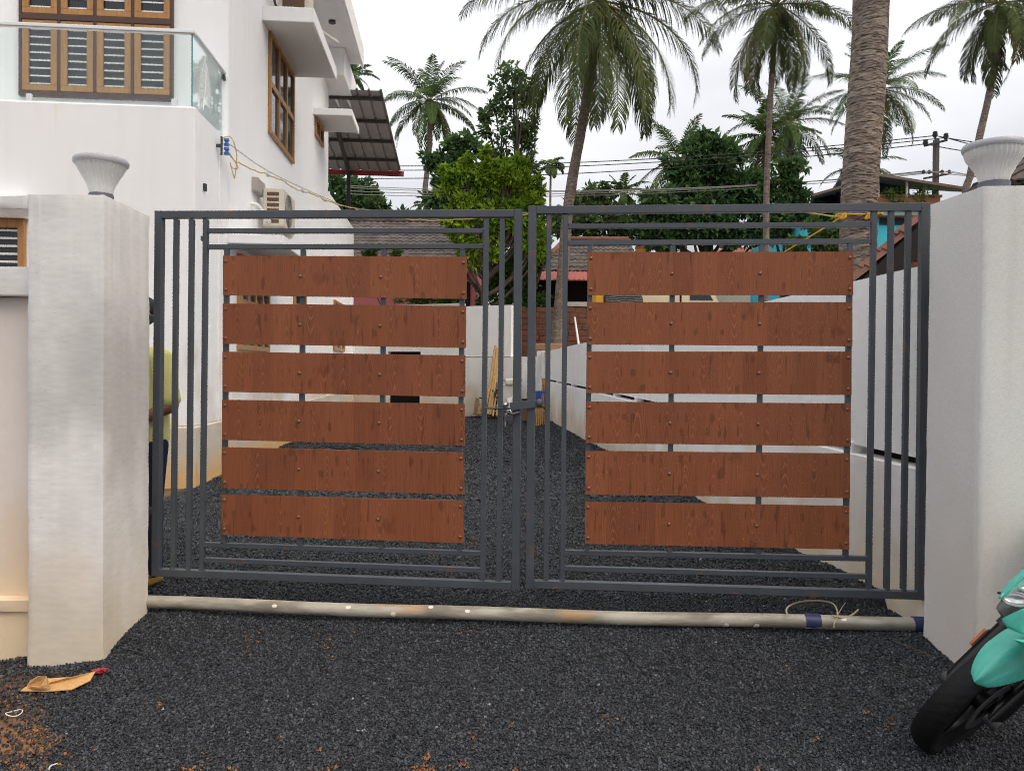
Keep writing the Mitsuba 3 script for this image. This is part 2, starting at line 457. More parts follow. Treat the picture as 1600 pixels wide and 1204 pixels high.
mat('teal_paint', proc(lambda p, n, uv: mix((.065, .43, .33), (.10, .50, .40), fbm(p.x * 9, p.y * 9, p.z * 9, 3)) * (.93 + .14 * noise(p.x * 300, p.y * 300, p.z * 300))), .35, .45, clearcoat=.35)
mat('reflector', (.50, .13, .03), .25, .5)
mat('lens_back', (.55, .55, .54), .12, .6, metallic=.9)
scene['mat_lens'] = {'type': 'thindielectric', 'int_ior': 1.49}
mat('lens_dark', (.10, .085, .08), .25, .5)
mat('skin', (.21, .095, .06), .5, .3)
mat('shirt', proc(lambda p, n, uv: mix((.56, .54, .20), (.66, .64, .30), fbm(p.x * 9, p.y * 9, p.z * 9, 3))), .9, .1)
mat('trouser', (.022, .024, .05), .9, .1)
mat('hair', (.012, .010, .009), .5, .3)
mat('sandal', (.34, .20, .06), .6, .2)
mat('red_soil', (.36, .13, .05), .95, .05)

# ---------------------------------------------------------------- frames of the place
DD = norm([-.0828, .9966, 0]); RR = norm([.9966, .0828, 0])      # along the driveway, across it to the right
GL, GR = np.array([-1.998, 4.30]), np.array([2.125, 3.936])      # gate line, left and right end
GD = norm(np.r_[GR - GL, 0.]); GN = np.array([GD[1], -GD[0], 0])  # along the gate, towards the street
Z3 = np.array([0, 0, 1.])


def smooth(a, b, x):
    t = np.clip((np.asarray(x, float) - a) / (b - a), 0, 1); return t * t * (3 - 2 * t)


def lz(x, y):
    """ground height: the street, a low ramp up to the gate, the level yard"""
    x, y = np.asarray(x, float), np.asarray(y, float)
    g = (x - GL[0]) * GN[0] + (y - GL[1]) * GN[1]                # metres in front of the gate
    h = .045 - .105 * smooth(-.05, .75, g) + .012 * np.clip(x, -3, 3)
    q = np.stack([x, y, np.zeros_like(x)], -1)
    near = (y < 24) & (np.abs(x) < 30)
    h = h + np.where(near, .035 * (meshkit.fbm(q * 1.3 + 7, 3, 5) - .5) + .02 * (meshkit.fbm(q * 5, 2, 9) - .5), 0)
    for cx, cy, r, a in ((-1.9, 3.85, .28, .05), (2.0, 3.6, .26, .05), (-1.75, 4.1, .25, .02)):   # chips heaped against the pillars
        h = h + a * np.exp(-((x - cx)**2 + (y - cy)**2) / r**2)
    h = h + .85 * smooth(.16, .34, x - (2.14 - .087 * (y - 4.15))) * smooth(4.5, 5.2, y) * smooth(40, 22, y)   # the neighbour's higher plot
    wall = x - (2.14 - .087 * (y - 4.15))                        # chips heaped along the foot of the right wall
    h = h + np.where((y > 4.3) & (y < 21), .07 * np.exp(-(wall / .35)**2) * (.6 + .8 * meshkit.noise(q * 1.7, 2)), 0)
    return h


def yard_left(y): return -3.54 - .083 * (y - 8.6)                # foot of the house side wall
def yard_right(y): return 2.14 - .087 * (y - 4.15)


def grid_sheet(xs, ys, dz=0.):
    X, Y = np.meshgrid(xs, ys, indexing='ij'); v = np.stack([X, Y, lz(X, Y) + dz], -1).reshape(-1, 3)
    n = len(ys); i, j = np.meshgrid(np.arange(len(xs) - 1), np.arange(n - 1), indexing='ij')
    q = np.stack([i * n + j, (i + 1) * n + j, (i + 1) * n + j + 1, i * n + j + 1], -1).reshape(-1, 4)
    return v, np.vstack([q[:, [0, 1, 2]], q[:, [0, 2, 3]]])


_e = np.concatenate([np.linspace(-6, 6, 121)]); _o = np.array([12, 25, 60, 150, 400, 1000.])
gx = np.r_[-_o[::-1], _e, _o]; gy = np.r_[-40, -15, -5, np.linspace(0, 8, 81), np.linspace(8.3, 24, 54), 30, 45, 80, 150, 400, 1000]
struct('ground', grid_sheet(gx, gy), 'earth')


def gravel_mask(x, y):
    """1 where the dark chips lie; the red street earth shows at the lower left"""
    q = np.stack([x, y, 0 * x], -1); n = meshkit.fbm(q * 2.2, 4, 21)
    edge = -1.72 - .30 * smooth(2.95, 3.35, y) + .10 * smooth(2.8, 2.5, y)
    m = smooth(-.28, .12, x - edge + (n - .5) * .9)
    m = np.where(y > 3.6, 1., m)
    return m


gy2 = np.r_[np.linspace(1.0, 5, 81), np.linspace(5.2, 21, 80)]
X_, Y_ = np.meshgrid(np.linspace(0, 1, 70), gy2, indexing='ij')
L_ = np.where(Y_ < 4.3, -2.3, -2.3 + (np.clip(Y_, 4.3, 7) - 4.3) / 2.7 * (yard_left(7.) + 2.3)); L_ = np.where(Y_ > 7, yard_left(Y_) - .1, L_)
R_ = np.where(Y_ < 4.0, 3.4, yard_right(Y_) + .1); XX = L_ + (R_ - L_) * X_
_m = gravel_mask(XX, Y_)
_v = np.stack([XX, Y_, lz(XX, Y_) - .03 + .036 * _m], -1).reshape(-1, 3); _n = len(gy2)
_i, _j = np.meshgrid(np.arange(69), np.arange(_n - 1), indexing='ij')
_q = np.stack([_i * _n + _j, (_i + 1) * _n + _j, (_i + 1) * _n + _j + 1, _i * _n + _j + 1], -1).reshape(-1, 4)
struct('driveway', (_v, np.vstack([_q[:, [0, 1, 2]], _q[:, [0, 2, 3]]])), 'gravel_bed')

OCT_V = np.array([[1, 0, 0], [-1, 0, 0], [0, 1, 0], [0, -1, 0], [0, 0, 1], [0, 0, -1.]])
OCT_F = np.array([[0, 2, 4], [2, 1, 4], [1, 3, 4], [3, 0, 4], [2, 0, 5], [1, 2, 5], [3, 1, 5], [0, 3, 5]])


def chips(x, y, z, size, rng, cols):
    """irregular crushed-stone chips"""
    n = len(x); v = np.repeat(OCT_V[None], n, 0) * rng.uniform(.55, 1.25, (n, 6, 1)) + rng.uniform(-.28, .28, (n, 6, 3))
    v = v * np.stack([np.full(n, 1.), rng.uniform(.6, .95, n), rng.uniform(.4, .75, n)], -1)[:, None]
    q = norm(rng.normal(size=(n, 4))); q[:, 1:3] *= .6; q = norm(q); w, a, b, c = q.T
    M = np.stack([1 - 2 * (b * b + c * c), 2 * (a * b - c * w), 2 * (a * c + b * w), 2 * (a * b + c * w), 1 - 2 * (a * a + c * c), 2 * (b * c - a * w), 2 * (a * c - b * w), 2 * (b * c + a * w), 1 - 2 * (a * a + b * b)], -1).reshape(n, 3, 3)
    v = np.einsum('nij,nkj->nki', M, v) * size[:, None, None] + np.stack([x, y, z], -1)[:, None]
    f = (OCT_F[None] + 6 * np.arange(n)[:, None, None]).reshape(-1, 3)
    return v.reshape(-1, 3), f, np.repeat(cols, 6, 0)


def chip_field(x0, x1, y0, y1, step, size, rng, left=None, right=None):
    X, Y = np.meshgrid(np.arange(x0, x1, step), np.arange(y0, y1, step)); X, Y = X.ravel(), Y.ravel()
    X = X + rng.uniform(-.5, .5, X.shape) * step; Y = Y + rng.uniform(-.5, .5, Y.shape) * step
    k = rng.uniform(size=X.shape) < .22 + .78 * gravel_mask(X, Y)
    if left is not None: k &= X > left(Y)
    if right is not None: k &= X < right(Y)
    k &= np.abs(X) < .72 * Y + .35                              # what a camera near the photograph's can see
    X, Y = X[k], Y[k]; n = len(X)
    g = .021 + .054 * rng.uniform(size=n)**1.8 + np.where(rng.uniform(size=n) < .07, .07 * rng.uniform(size=n), 0) + np.where(rng.uniform(size=n) < .0012, .18, 0)
    col = np.stack([g * .92, g * 1.01, g * 1.18], -1)
    s = size * rng.uniform(.6, 1.35, n)
    return chips(X, Y, lz(X, Y) + .008 + s * rng.uniform(-.1, .35, n), s, rng, col)


rng = GEN(4)
G = [chip_field(-2.6, 2.9, 1.9, 4.45, .0112, .0082, rng, right=lambda y: np.where(y < 3.3, 9, np.where(y < 3.9, 2.08, 2.13))),
     chip_field(-4.2, 2.2, 4.45, 7.6, .0165, .0115, rng, left=lambda y: np.where(y > 6.9, yard_left(y), -9), right=yard_right),
     chip_field(-4.6, 1.9, 7.6, 21, .042, .021, rng, left=yard_left, right=yard_right)]
_o = np.cumsum([0] + [len(g[0]) for g in G])
labels[add('gravel', (np.vstack([g[0] for g in G]), np.vstack([g[1] + o for g, o in zip(G, _o)])), 'chips', color=np.vstack([g[2] for g in G]))] = {
    'label': 'dark grey crushed stone chips covering the driveway and its ramp', 'category': 'gravel', 'kind': 'stuff'}

# crumbs of red earth and small litter on the chips
rng = GEN(8); pts = []
for u, v, r, n in ((660, 1175, 17, 60), (668, 1155, 7, 16), (700, 1180, 20, 14), (722, 1165, 9, 14), (50, 1112, 22, 26), (62, 1106, 12, 14), (300, 1170, 14, 20), (318, 1150, 20, 8), (248, 1071, 6, 7), (60, 1150, 70, 90), (30, 1180, 45, 120), (20, 1060, 50, 60),
                   (490, 1182, 9, 12), (443, 1197, 9, 8), (524, 1168, 5, 6), (512, 1172, 5, 5), (800, 1105, 6, 5), (738, 850, 8, 16), (500, 1142, 4, 4), (1353, 1093, 5, 6), (1276, 1131, 6, 7), (1230, 1036, 5, 3), (440, 1122, 3, 3), (805, 1175, 5, 5), (865, 1187, 5, 4),
                   (362, 1168, 9, 9), (350, 1190, 20, 10), (1180, 1178, 8, 4), (520, 995, 26, 14), (395, 990, 24, 16), (1395, 1118, 25, 10), (740, 1120, 30, 10), (690, 700, 60, 20), (600, 697, 40, 14), (950, 1100, 16, 8)):
    for _ in range(n):
        a, b = u + rng.normal() * r * .6, v + rng.normal() * r * .33
        d = ray(a, b); k = (.02 - CZ) / d[2]; pts.append([*(d * k)[:2], r])
pts = np.array(pts); n = len(pts); s = rng.uniform(.003, .009, n)
c = np.array([.30, .125, .055]) * rng.uniform(.6, 1.3, (n, 1)) * np.stack([np.ones(n), rng.uniform(.85, 1.25, n), rng.uniform(.7, 1.3, n)], -1)
v, f, c = chips(pts[:, 0], pts[:, 1], lz(pts[:, 0], pts[:, 1]) + .014, s, rng, c)
labels[add('soil_crumbs', (v, f), 'crumbs', color=c)] = {'label': 'scattered crumbs of orange red earth lying on the dark gravel', 'category': 'soil', 'kind': 'stuff'}


# ---------------------------------------------------------------- pillars and boundary walls
def plaster_solid(ring_lo, ring_hi, step=.035, amp=.004, seed=0, edge=.012):
    """a wall piece from its bottom and top ring (4 corners each): rounded, slightly uneven render"""
    m = trimesh.Trimesh(*MB().box8(np.vstack([ring_lo, ring_hi])).arr(), process=True)
    import manifold3d as m3
    M = m3.Manifold(m3.Mesh(np.asarray(m.vertices, np.float32), np.asarray(m.faces, np.uint32))).refine_to_length(step).to_mesh()
    v, f = np.array(M.vert_properties[:, :3], float), np.array(M.tri_verts)
    n3 = trimesh.Trimesh(v, f, process=False).vertex_normals
    c = v.mean(0); q = v * 6 + seed
    d = (meshkit.fbm(v * 2.6 + seed, 2, seed) - .5) * amp * 2
    # edges: pull the arrises in a little, unevenly
    sharp = np.linalg.norm(np.abs(n3) - np.eye(3)[np.abs(n3).argmax(1)], axis=1) > .35
    d = np.where(sharp, d - edge * .5 * (.4 + 1.2 * meshkit.noise(v * 17 + 3, seed)), d)
    return v + n3 * d[:, None], f


ztop = P(163, 303, 3.69)[2]
lp = [P(163, 303, 3.69)[:2], P(235, 338, 4.22)[:2]]                    # inner face of the left pillar, front and back
fl = P(42, 305, 3.70)[:2]; bl = fl + (lp[1] - lp[0])
ring = lambda pts, z: np.array([[*p, z] for p in pts])
k = thing('gate_pillar', 'broad grey plastered gate pillar at the left of the gate, blotchy with trowel marks', 'pillar')
add(k, plaster_solid(ring([fl, lp[0], lp[1], bl], -.25), ring([fl, lp[0], lp[1], bl], ztop), seed=3), 'cement', smooth=35)
rp = [P(1536, 290, 3.37)[:2], P(1453, 317, 3.76)[:2]]
zr = P(1536, 290, 3.37)[2]; fr = P(1700, 290, 3.32)[:2]; br = fr + (rp[1] - rp[0])
k = thing('gate_pillar', 'pale stippled cement pillar at the right of the gate, behind the parked motorcycle', 'pillar')
add(k, plaster_solid(ring([rp[0], fr, br, rp[1]], -.25), ring([rp[0], fr, br, rp[1]], zr), seed=9, amp=.002, edge=.006), 'cement_warm', smooth=35)

for (u, v, D, lab) in ((158, 303, 3.93, 'white ribbed lamp on top of the left gate pillar'), (1553, 289, 3.52, 'white ribbed lamp on top of the right gate pillar')):
    base = P(u, v, D); base[2] = (ztop if u < 800 else zr) - .004
    w = D / FPX; k = thing('pillar_lamp', lab, 'lamp', 'flared lamps on the gate pillars')
    R = 38.5 * w if u < 800 else 44 * w; b = 17.5 * w if u < 800 else 22 * w; h = (46 if u < 800 else 50) * w
    add('base', MB().lathe([(0, 0), (b * 1.02, 0), (b * 1.02, .05), (b * .96, .056), (0, .056)], 40, base), 'lamp_grey', k, smooth=35)
    prof = [(b * .9, .052), (b * .93, .06), (b * 1.12, .06 + .25 * h), (b * 1.45, .06 + .5 * h), (b * 1.78, .06 + .72 * h), (R * .97, .06 + h)]
    prof = [(x, y) for x, y in catmull([(a, c, 0) for a, c in prof], 6)[:, :2]]
    add('shade', MB().lathe(prof, 288, base, rib=lambda th: 1 + .02 * np.cos(36 * th)), 'lamp_glass', k, smooth=True)
    add('bulb_tube', MB().lathe([(0, .05), (.022, .05), (.022, .05 + h * .8), (0, .05 + h * .82)], 20, base), 'white_bar', k, smooth=35)
    rim = [(R * .90, .055 + h), (R * 1.0, .052 + h), (R * 1.03, .06 + h), (R * 1.03, .072 + h), (R * .98, .082 + h), (R * .5, .095 + h), (0, .098 + h)]
    add('cap', MB().lathe([(0, .056 + h)] + rim, 64, base), 'lamp_rim', k, smooth=35)

# left boundary wall: a plane 6 cm behind the pillar's face, with an opening above and a recess below
WD = norm(np.r_[lp[0] - fl, 0.]); WN = np.array([WD[1], -WD[0], 0]); w0 = np.r_[fl, 0] - WN * .06
wz = lambda v: on_plane(20, v, w0, WN)[2]
k = thing('boundary_wall', 'white plastered boundary wall with a window opening beside the left pillar', 'wall')
wl = lambda a, b, t0, t1: [w0 + WD * a - WN * t0, w0 + WD * b - WN * t0, w0 + WD * b - WN * t1, w0 + WD * a - WN * t1]


def wallpiece(name, a, b, t0, t1, z0, z1, m, seed, parent=k):
    r = np.array(wl(a, b, t0, t1)); lo, hi = r.copy(), r.copy(); lo[:, 2], hi[:, 2] = z0, z1
    return add(name, plaster_solid(lo, hi, .06, .003, seed, .008), m, parent, smooth=35)


wallpiece('top_beam', -2.4, .01, 0, .22, wz(326), wz(305), 'cement', 21)
wallpiece('middle_beam', -2.4, .01, 0, .22, wz(461), wz(416), 'cement', 22)
wallpiece('recess_panel', -2.4, .01, .075, .2, wz(950), wz(461) - .002, 'pink_cream', 23)
wallpiece('ledge', -2.4, .01, .01, .2, wz(957), wz(938), 'pink_cream', 24)
wallpiece('base_course', -2.4, .01, .035, .2, -.25, wz(957) - .002, 'pink_cream', 25)
wallpiece('end_pier', -2.75, -2.4, -.05, .25, -.25, wz(300), 'cement', 26)

# right boundary wall along the driveway: lower wall, slot with spacers, upper wall
WR0 = np.array([yard_right(4.15), 4.15, 0]); WRD = norm([-.087, 1, 0]); WRN = np.array([-WRD[1], WRD[0], 0])    # faces the yard
wr = lambda s, o, z: WR0 + WRD * s + WRN * o + Z3 * z
k = thing('boundary_wall', 'long white boundary wall along the right side of the driveway with a dark slot', 'wall')
SE = 15.9; ss = np.linspace(-.4, SE, 28)
zt = lambda s: 1.95 - (1.95 - 1.78) * np.clip(s, 0, SE) / SE
zs = lambda s: .885 + .012 * s                                                  # lower lip of the slot


def wall_strip(zl, zh, o0, o1, s0=-.4, s1=SE, seed=1):
    s = np.linspace(s0, s1, 90); nz = 9; V = []
    for j in range(nz):
        z = zl(s) + (zh(s) - zl(s)) * j / (nz - 1); p = wr(s[:, None], o0, z[:, None])
        V.append(p + WRN * ((meshkit.fbm(p * 2.5, 3, seed)[:, None] - .5) * .016))
    top = wr(s[:, None], o1, zh(s)[:, None]); bot = wr(s[:, None], o1, zl(s)[:, None])
    V = [bot] + V + [top] + [bot]; V = np.array(V); m, n = V.shape[:2]
    i, j = np.meshgrid(np.arange(m - 1), np.arange(n - 1), indexing='ij')
    q = np.stack([i * n + j, i * n + j + 1, (i + 1) * n + j + 1, (i + 1) * n + j], -1).reshape(-1, 4)
    return V.reshape(-1, 3), np.vstack([q[:, [0, 2, 1]], q[:, [0, 3, 2]]])


add('upper_wall', wall_strip(lambda s: zs(s) + .055, zt, 0, -.18, seed=2), 'white_wall', k, smooth=40)
add('lower_wall', wall_strip(lambda s: 0 * s - .2, zs, .035, -.2, seed=5), 'white_wall', k, smooth=40)
mb = MB()
for s in np.linspace(-.4, 8.5, 6): pass
add('slot_back', MB().box((-.4, -.16, .80), (SE, -.12, 1.2), np.array([WRD, WRN, Z3]), WR0), 'dark_void', k)
for s in (.55, 1.12, 1.95, 2.9, 3.7, 4.7, 5.9, 7.2, 9, 11, 13):
    add('spacer', MB().box((s, -.10, float(zs(s)) - .01), (s + .07, .012, float(zs(s)) + .07), np.array([WRD, WRN, Z3]), WR0, .004), 'white_wall', k)
# back wall of the yard
bw0, bw1 = wr(SE, .02, 0), P(548, 600, 22.9); bw0[2] = bw1[2] = 0
BD = norm(bw1 - bw0); BN = np.array([BD[1], -BD[0], 0]); BN = BN if BN[1] < 0 else -BN
bs = lambda u: float(np.dot(on_plane(u, 600, bw0, BN) - bw0, BD))
bz = lambda u, v: float(on_plane(u, v, bw0, BN)[2])
ax = np.array([BD, -BN, Z3]); k = thing('boundary_wall', 'white back wall closing off the far end of the driveway, with a dark doorway', 'wall')
a, b, c, d, e = bs(853), bs(797), bs(656), bs(605), bs(548)
zt1, zt2, zj = bz(820, 557), bz(740, 478), bz(740, 557)
bx = lambda s0, s1, z0, z1, t0=0., t1=.2: MB().box((s0, t0, z0), (s1, t1, z1), ax, bw0)
add('low_panel', bx(a, b - .0, -.2, zt1), 'white_wall', k)
add('lower_panel', bx(b + .002, c, -.2, zj - .012), 'white_wall', k)
add('upper_panel', bx(b + .002, c, zj + .006, zt2, .03, .2), 'white_wall', k)
add('upper_panel', bx(c + .002, e, bz(630, 549), zt2, .03, .2), 'white_wall', k)
add('lower_panel', bx(d, e, -.2, bz(630, 549) - .004), 'white_wall', k)
add('joint', bx(b + .01, c, zj - .012, zj + .006, .06, .18), 'dark_void', k)
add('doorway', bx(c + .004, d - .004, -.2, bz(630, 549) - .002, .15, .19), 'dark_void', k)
add('coping', bx(bs(720), e, zt2 + .002, zt2 + .09, -.05, .24), 'beige_trim', k)
for i, (u0, u1, v0, v1) in enumerate(((838, 846, 541, 556), (846, 853, 539, 556))):
    add('wall_block', bx(bs(u1), bs(u0) - .004, zt1 + .002, bz(u0, v0), 0, .2), 'white_wall', k)

# ---------------------------------------------------------------- the double gate
LA, LB = np.array([*P(241, 600, 4.30)[:2], 0]), np.array([*P(819, 600, 4.085)[:2], 0])
RA, RB = np.array([*P(821, 600, 4.075)[:2], 0]), np.array([*P(1450, 600, 3.936)[:2], 0])


def gate_leaf(A, B, label, outer, bars, hbars, posts, planks, pu, screws_at):
    D = norm(B - A); N = np.array([D[1], -D[0], 0]); ax = np.array([D, N, Z3])
    k = thing('gate_leaf', label, 'gate', 'two leaves of the double driveway gate')

    def L(u, v, off=.0):
        p = on_plane(u, v, A + N * off, N); return np.array([np.dot(p - A, D), p[2]])

    def bar(p, q, w, name, dep=.0, m='gate_steel', off=0.):
        p, q = L(*p, off), L(*q, off)
        a, b = A + D * p[0] + Z3 * p[1], A + D * q[0] + Z3 * q[1]
        return add(name, MB().bar(a, b, w, dep or w, D if abs(p[1] - q[1]) > abs(p[0] - q[0]) else Z3), m, k, smooth=False)
    (tl, tr, br_, bl_), wo = outer, .042
    for p, q in ((tl, bl_), (tr, br_)):
        a, b = L(*p), L(*q); a[1] += wo / 2; b[1] -= wo / 2
        add('stile', MB().bar(A + D * a[0] + Z3 * a[1], A + D * b[0] + Z3 * b[1], wo, wo, D), 'gate_steel', k)
    P0, P1 = L(*tl), L(*tr); Q0, Q1 = L(*bl_), L(*br_)
    for a, b, nm in ((P0, P1, 'top_rail'), (Q0, Q1, 'bottom_rail')):
        e = norm(b - a) * (wo / 2)
        pa, pb = a + e, b - e
        add(nm, MB().bar(A + D * pa[0] + Z3 * pa[1], A + D * pb[0] + Z3 * pb[1], wo - .0015, wo - .003, Z3), 'gate_steel', k)
    for p, q in bars: bar(p, q, .0265, 'upright_bar', .0262)
    for p, q in hbars: bar(p, q, .0262, 'cross_bar', .0258)
    for p, q in posts: bar(p, q, .0255, 'plank_post', .026)
    # weld beads where the bars meet the frame
    r = GEN(len(label)); wb = MB()
    for pairs in (bars, hbars, posts):
        for p, q in pairs:
            for e in (p, q):
                c = L(*e); o = A + D * c[0] + Z3 * c[1]
                for _ in range(5):
                    m = trimesh.creation.icosphere(0, r.uniform(.003, .0052)); h = abs(p[0] - q[0]) > abs(p[1] - q[1])
                    wb.add(m.vertices + o + D * (0 if h else r.uniform(-.014, .014)) + Z3 * (r.uniform(-.014, .014) if h else 0) + N * (.0115 + r.uniform(-.001, .002)) + (D if h else Z3) * r.uniform(-.004, .004), m.faces)
    add('weld_beads', wb, 'gate_steel', k, smooth=True, kind='stuff', label='small weld beads at the joints of the bars')
    r = GEN(int(abs(A[0] * 1000)) + 5); zoff = .013 + .004
    for i, ((vl0, vl1), (vr0, vr1)) in enumerate(planks):
        f = i / 5; ul, ur = pu[0][0] + (pu[0][1] - pu[0][0]) * f, pu[1][0] + (pu[1][1] - pu[1][0]) * f
        c = [L(ul, vl1, zoff + .008), L(ur, vr1, zoff + .008), L(ur, vr0, zoff + .008), L(ul, vl0, zoff + .008)]
        so, to = r.uniform(0, 40), r.uniform(0, 9)
        th = .009
        fr_ = np.array([A + D * x + Z3 * z + N * (zoff + th) for x, z in c]); bk = fr_ - N * th
        # front face with uv in metres, edges of darker board
        V = np.vstack([fr_, bk]); UV = np.array([[x + so, z + to] for x, z in c] * 2)
        F = np.array([[0, 1, 2], [0, 2, 3], [5, 4, 7], [5, 7, 6], [4, 5, 1], [4, 1, 0], [5, 6, 2], [5, 2, 1], [6, 7, 3], [6, 3, 2], [7, 4, 0], [7, 0, 3]])
        pk = add('plank', (V, F), 'gate_wood', k, uv=UV)
        (x0, z0), (x1, z1), (x2, z2), (x3, z3) = c
        pos = []
        for fx in screws_at:
            if fx in (0, 1): pos += [(fx, .14), (fx, .86)]
            else: pos += [(fx, .5)]
        for fx, fz in pos:
            fx2 = .012 if fx == 0 else (.988 if fx == 1 else fx)
            b0 = np.array([x0 + (x1 - x0) * fx2, z0 + (z1 - z0) * fx2]); t0 = np.array([x3 + (x2 - x3) * fx2, z3 + (z2 - z3) * fx2]); cc = b0 + (t0 - b0) * fz
            o = A + D * cc[0] + Z3 * cc[1] + N * (zoff + th)
            add('screw', MB().lathe([(.0095, 0), (.0092, .0025), (.007, .0052), (.0035, .0066), (0, .007)], 12, o, np.array([D, Z3, N])), 'bolt_brown', pk, smooth=50)
    return k, A, D, N, L


lv = lambda u0, v0, u1, v1: ((u0, v0), (u1, v1))
kl, A1, D1, N1, L1 = gate_leaf(LA, LB, 'left leaf of the grey steel driveway gate with six brown wood planks',
    ((250, 336), (810, 334), (806, 914), (245, 893)),
    [lv(276, 343, 271, 886), lv(300, 343, 295, 888), lv(322, 343, 316, 889), lv(760, 341, 754, 906), lv(785, 341, 779, 908)],
    [lv(326, 361, 756, 361), lv(326, 386, 756, 385), lv(320, 850, 751, 864), lv(320, 874, 751, 890)],
    [lv(355, 390, 350, 847), lv(474, 390, 470, 851), lv(600, 389, 596, 855), lv(723, 389, 718, 859)],
    [((399.5, 461), (401, 467)), ((474, 537), (478, 543.5)), ((549, 612), (555, 620)), ((624, 687), (631, 696)), ((698, 762), (707, 772)), ((772, 835), (782, 848))],
    ((348.5, 346), (729, 724)), (0, .325, .655, 1))
kr, A2, D2, N2, L2 = gate_leaf(RA, RB, 'right leaf of the grey steel driveway gate, its brown planks beaded with rain',
    ((832, 329), (1444, 324), (1438, 929), (828, 911)),
    [lv(858, 335, 853, 905), lv(884, 335, 879, 906), lv(1365, 331, 1357, 918), lv(1392, 331, 1385, 919), lv(1419, 331, 1411, 920)],
    [lv(888, 354, 1360, 351), lv(888, 380, 1360, 377), lv(883, 862, 1354, 872), lv(883, 887, 1354, 900)],
    [lv(922, 384, 917, 859), lv(1051, 383, 1046, 863), lv(1190, 382, 1184, 866), lv(1328, 380, 1321, 868)],
    [((394, 461), (393, 461)), ((472, 538), (472, 541)), ((549, 614), (549, 617)), ((627, 692), (630, 697)), ((704, 772), (708, 778)), ((783, 849), (790, 858))],
    ((918.5, 914), (1333, 1327)), (0, .322, .655, 1))
# hinges: leaf knuckles and wall plates
for kk, LL, A, D, N, us, sg in ((kl, L1, A1, D1, N1, (239, 249), -1), (kr, L2, A2, D2, N2, (1438, 1452), 1)):
    for v in ((497, 800) if sg < 0 else (508, 842)):
        p = LL(us[0] if sg < 0 else us[1], v); o = A + D * p[0] + Z3 * p[1]
        add('hinge', MB().lathe([(0, -.03), (.014, -.03), (.014, .03), (0, .03)], 16, o + D * (.012 if sg < 0 else -.012) - N * .032).box((-.045 if sg < 0 else -.01, -.04, -.022), (.03 if sg < 0 else .05, -.026, .022), np.array([D, N, Z3]), o, .002)
            .box((-.03, -.028, -.018), (.03, -.014, .018), np.array([D, N, Z3]), o, .002), 'gate_steel', kk, smooth=35)
add('stop_lug', MB().box((-.008, -.01, -.012), (.004, .01, .014), np.array([D1, N1, Z3]), A1 + D1 * (L1(317, 373)[0]) + Z3 * L1(317, 373)[1], .001), 'gate_steel', kl)
# latch: sliding bolt on the left leaf, swinging hasp on the right one
p0, p1 = L1(757, 637, .03), L1(788, 638, .03)
add('slide_bolt', MB().tube([A1 + D1 * p0[0] + Z3 * p0[1] + N1 * .035, A1 + D1 * (p1[0] + .03) + Z3 * p1[1] + N1 * .035], .0055, 10), 'gate_steel', kl, smooth=40)
add('bolt_knob', MB().lathe([(0, -.018), (.012, -.016), (.017, -.004), (.015, .008), (.006, .018), (0, .02)], 20, A1 + D1 * (L1(792, 631)[0]) + Z3 * L1(792, 631)[1] + N1 * .055, np.array([D1, Z3, N1])), 'bright_steel', kl, smooth=40)
q = L1(790, 650, .04)
add('drop_pin', MB().box((-.004, -.003, -.055), (.003, .003, .02), np.array([D1, N1, Z3]), A1 + D1 * q[0] + Z3 * q[1] + N1 * .045, .001), 'bright_steel', kl)
p0, p1 = L2(797, 635, .03), L2(846, 629, .03)
a, b = A2 + D2 * p0[0] + Z3 * p0[1] + N2 * .034, A2 + D2 * p1[0] + Z3 * p1[1] + N2 * .034
add('hasp', MB().bar(a, b, .042, .006, Z3), 'gate_steel', kr)
add('hasp_knob', MB().lathe([(0, 0), (.017, 0), (.019, .008), (.014, .02), (0, .024)], 20, b - N2 * .002 - D2 * .01, np.array([D2, Z3, N2])), 'gate_steel', kr, smooth=40)
q0, q1 = L1(789, 641, .03), L1(814, 643, .03)
add('keeper', MB().tube([A1 + D1 * q0[0] + Z3 * q0[1] + N1 * .05, A1 + D1 * (q0[0] + .04) + Z3 * (q1[1] - .012) + N1 * .055, A1 + D1 * q1[0] + Z3 * q1[1] + N1 * .03], .006, 10), 'gate_steel', kl, smooth=40)
pk_ = A1 + D1 * L1(797, 650)[0] + Z3 * L1(797, 650)[1] + N1 * .05
k = thing('padlock', 'small dark padlock hanging from the gate latch', 'padlock')
add('body', MB().box((-.020, -.009, -.026), (.020, .009, .012), np.array([D1, N1, Z3]), pk_, .004), 'dark_iron', k)
add('shackle', MB().tube([pk_ + D1 * (.013 * math.cos(t)) + Z3 * (.012 + .024 * math.sin(t)) for t in np.linspace(0, math.pi, 12)], .003, 8), 'bright_steel', k, smooth=40)
q = L1(797, 789)
add('drop_bolt', MB().tube([A1 + D1 * q[0] + Z3 * q[1] - N1 * .03, A1 + D1 * (q[0] + .035) + Z3 * q[1] - N1 * .03], .007, 8), 'dark_iron', kl, smooth=40)

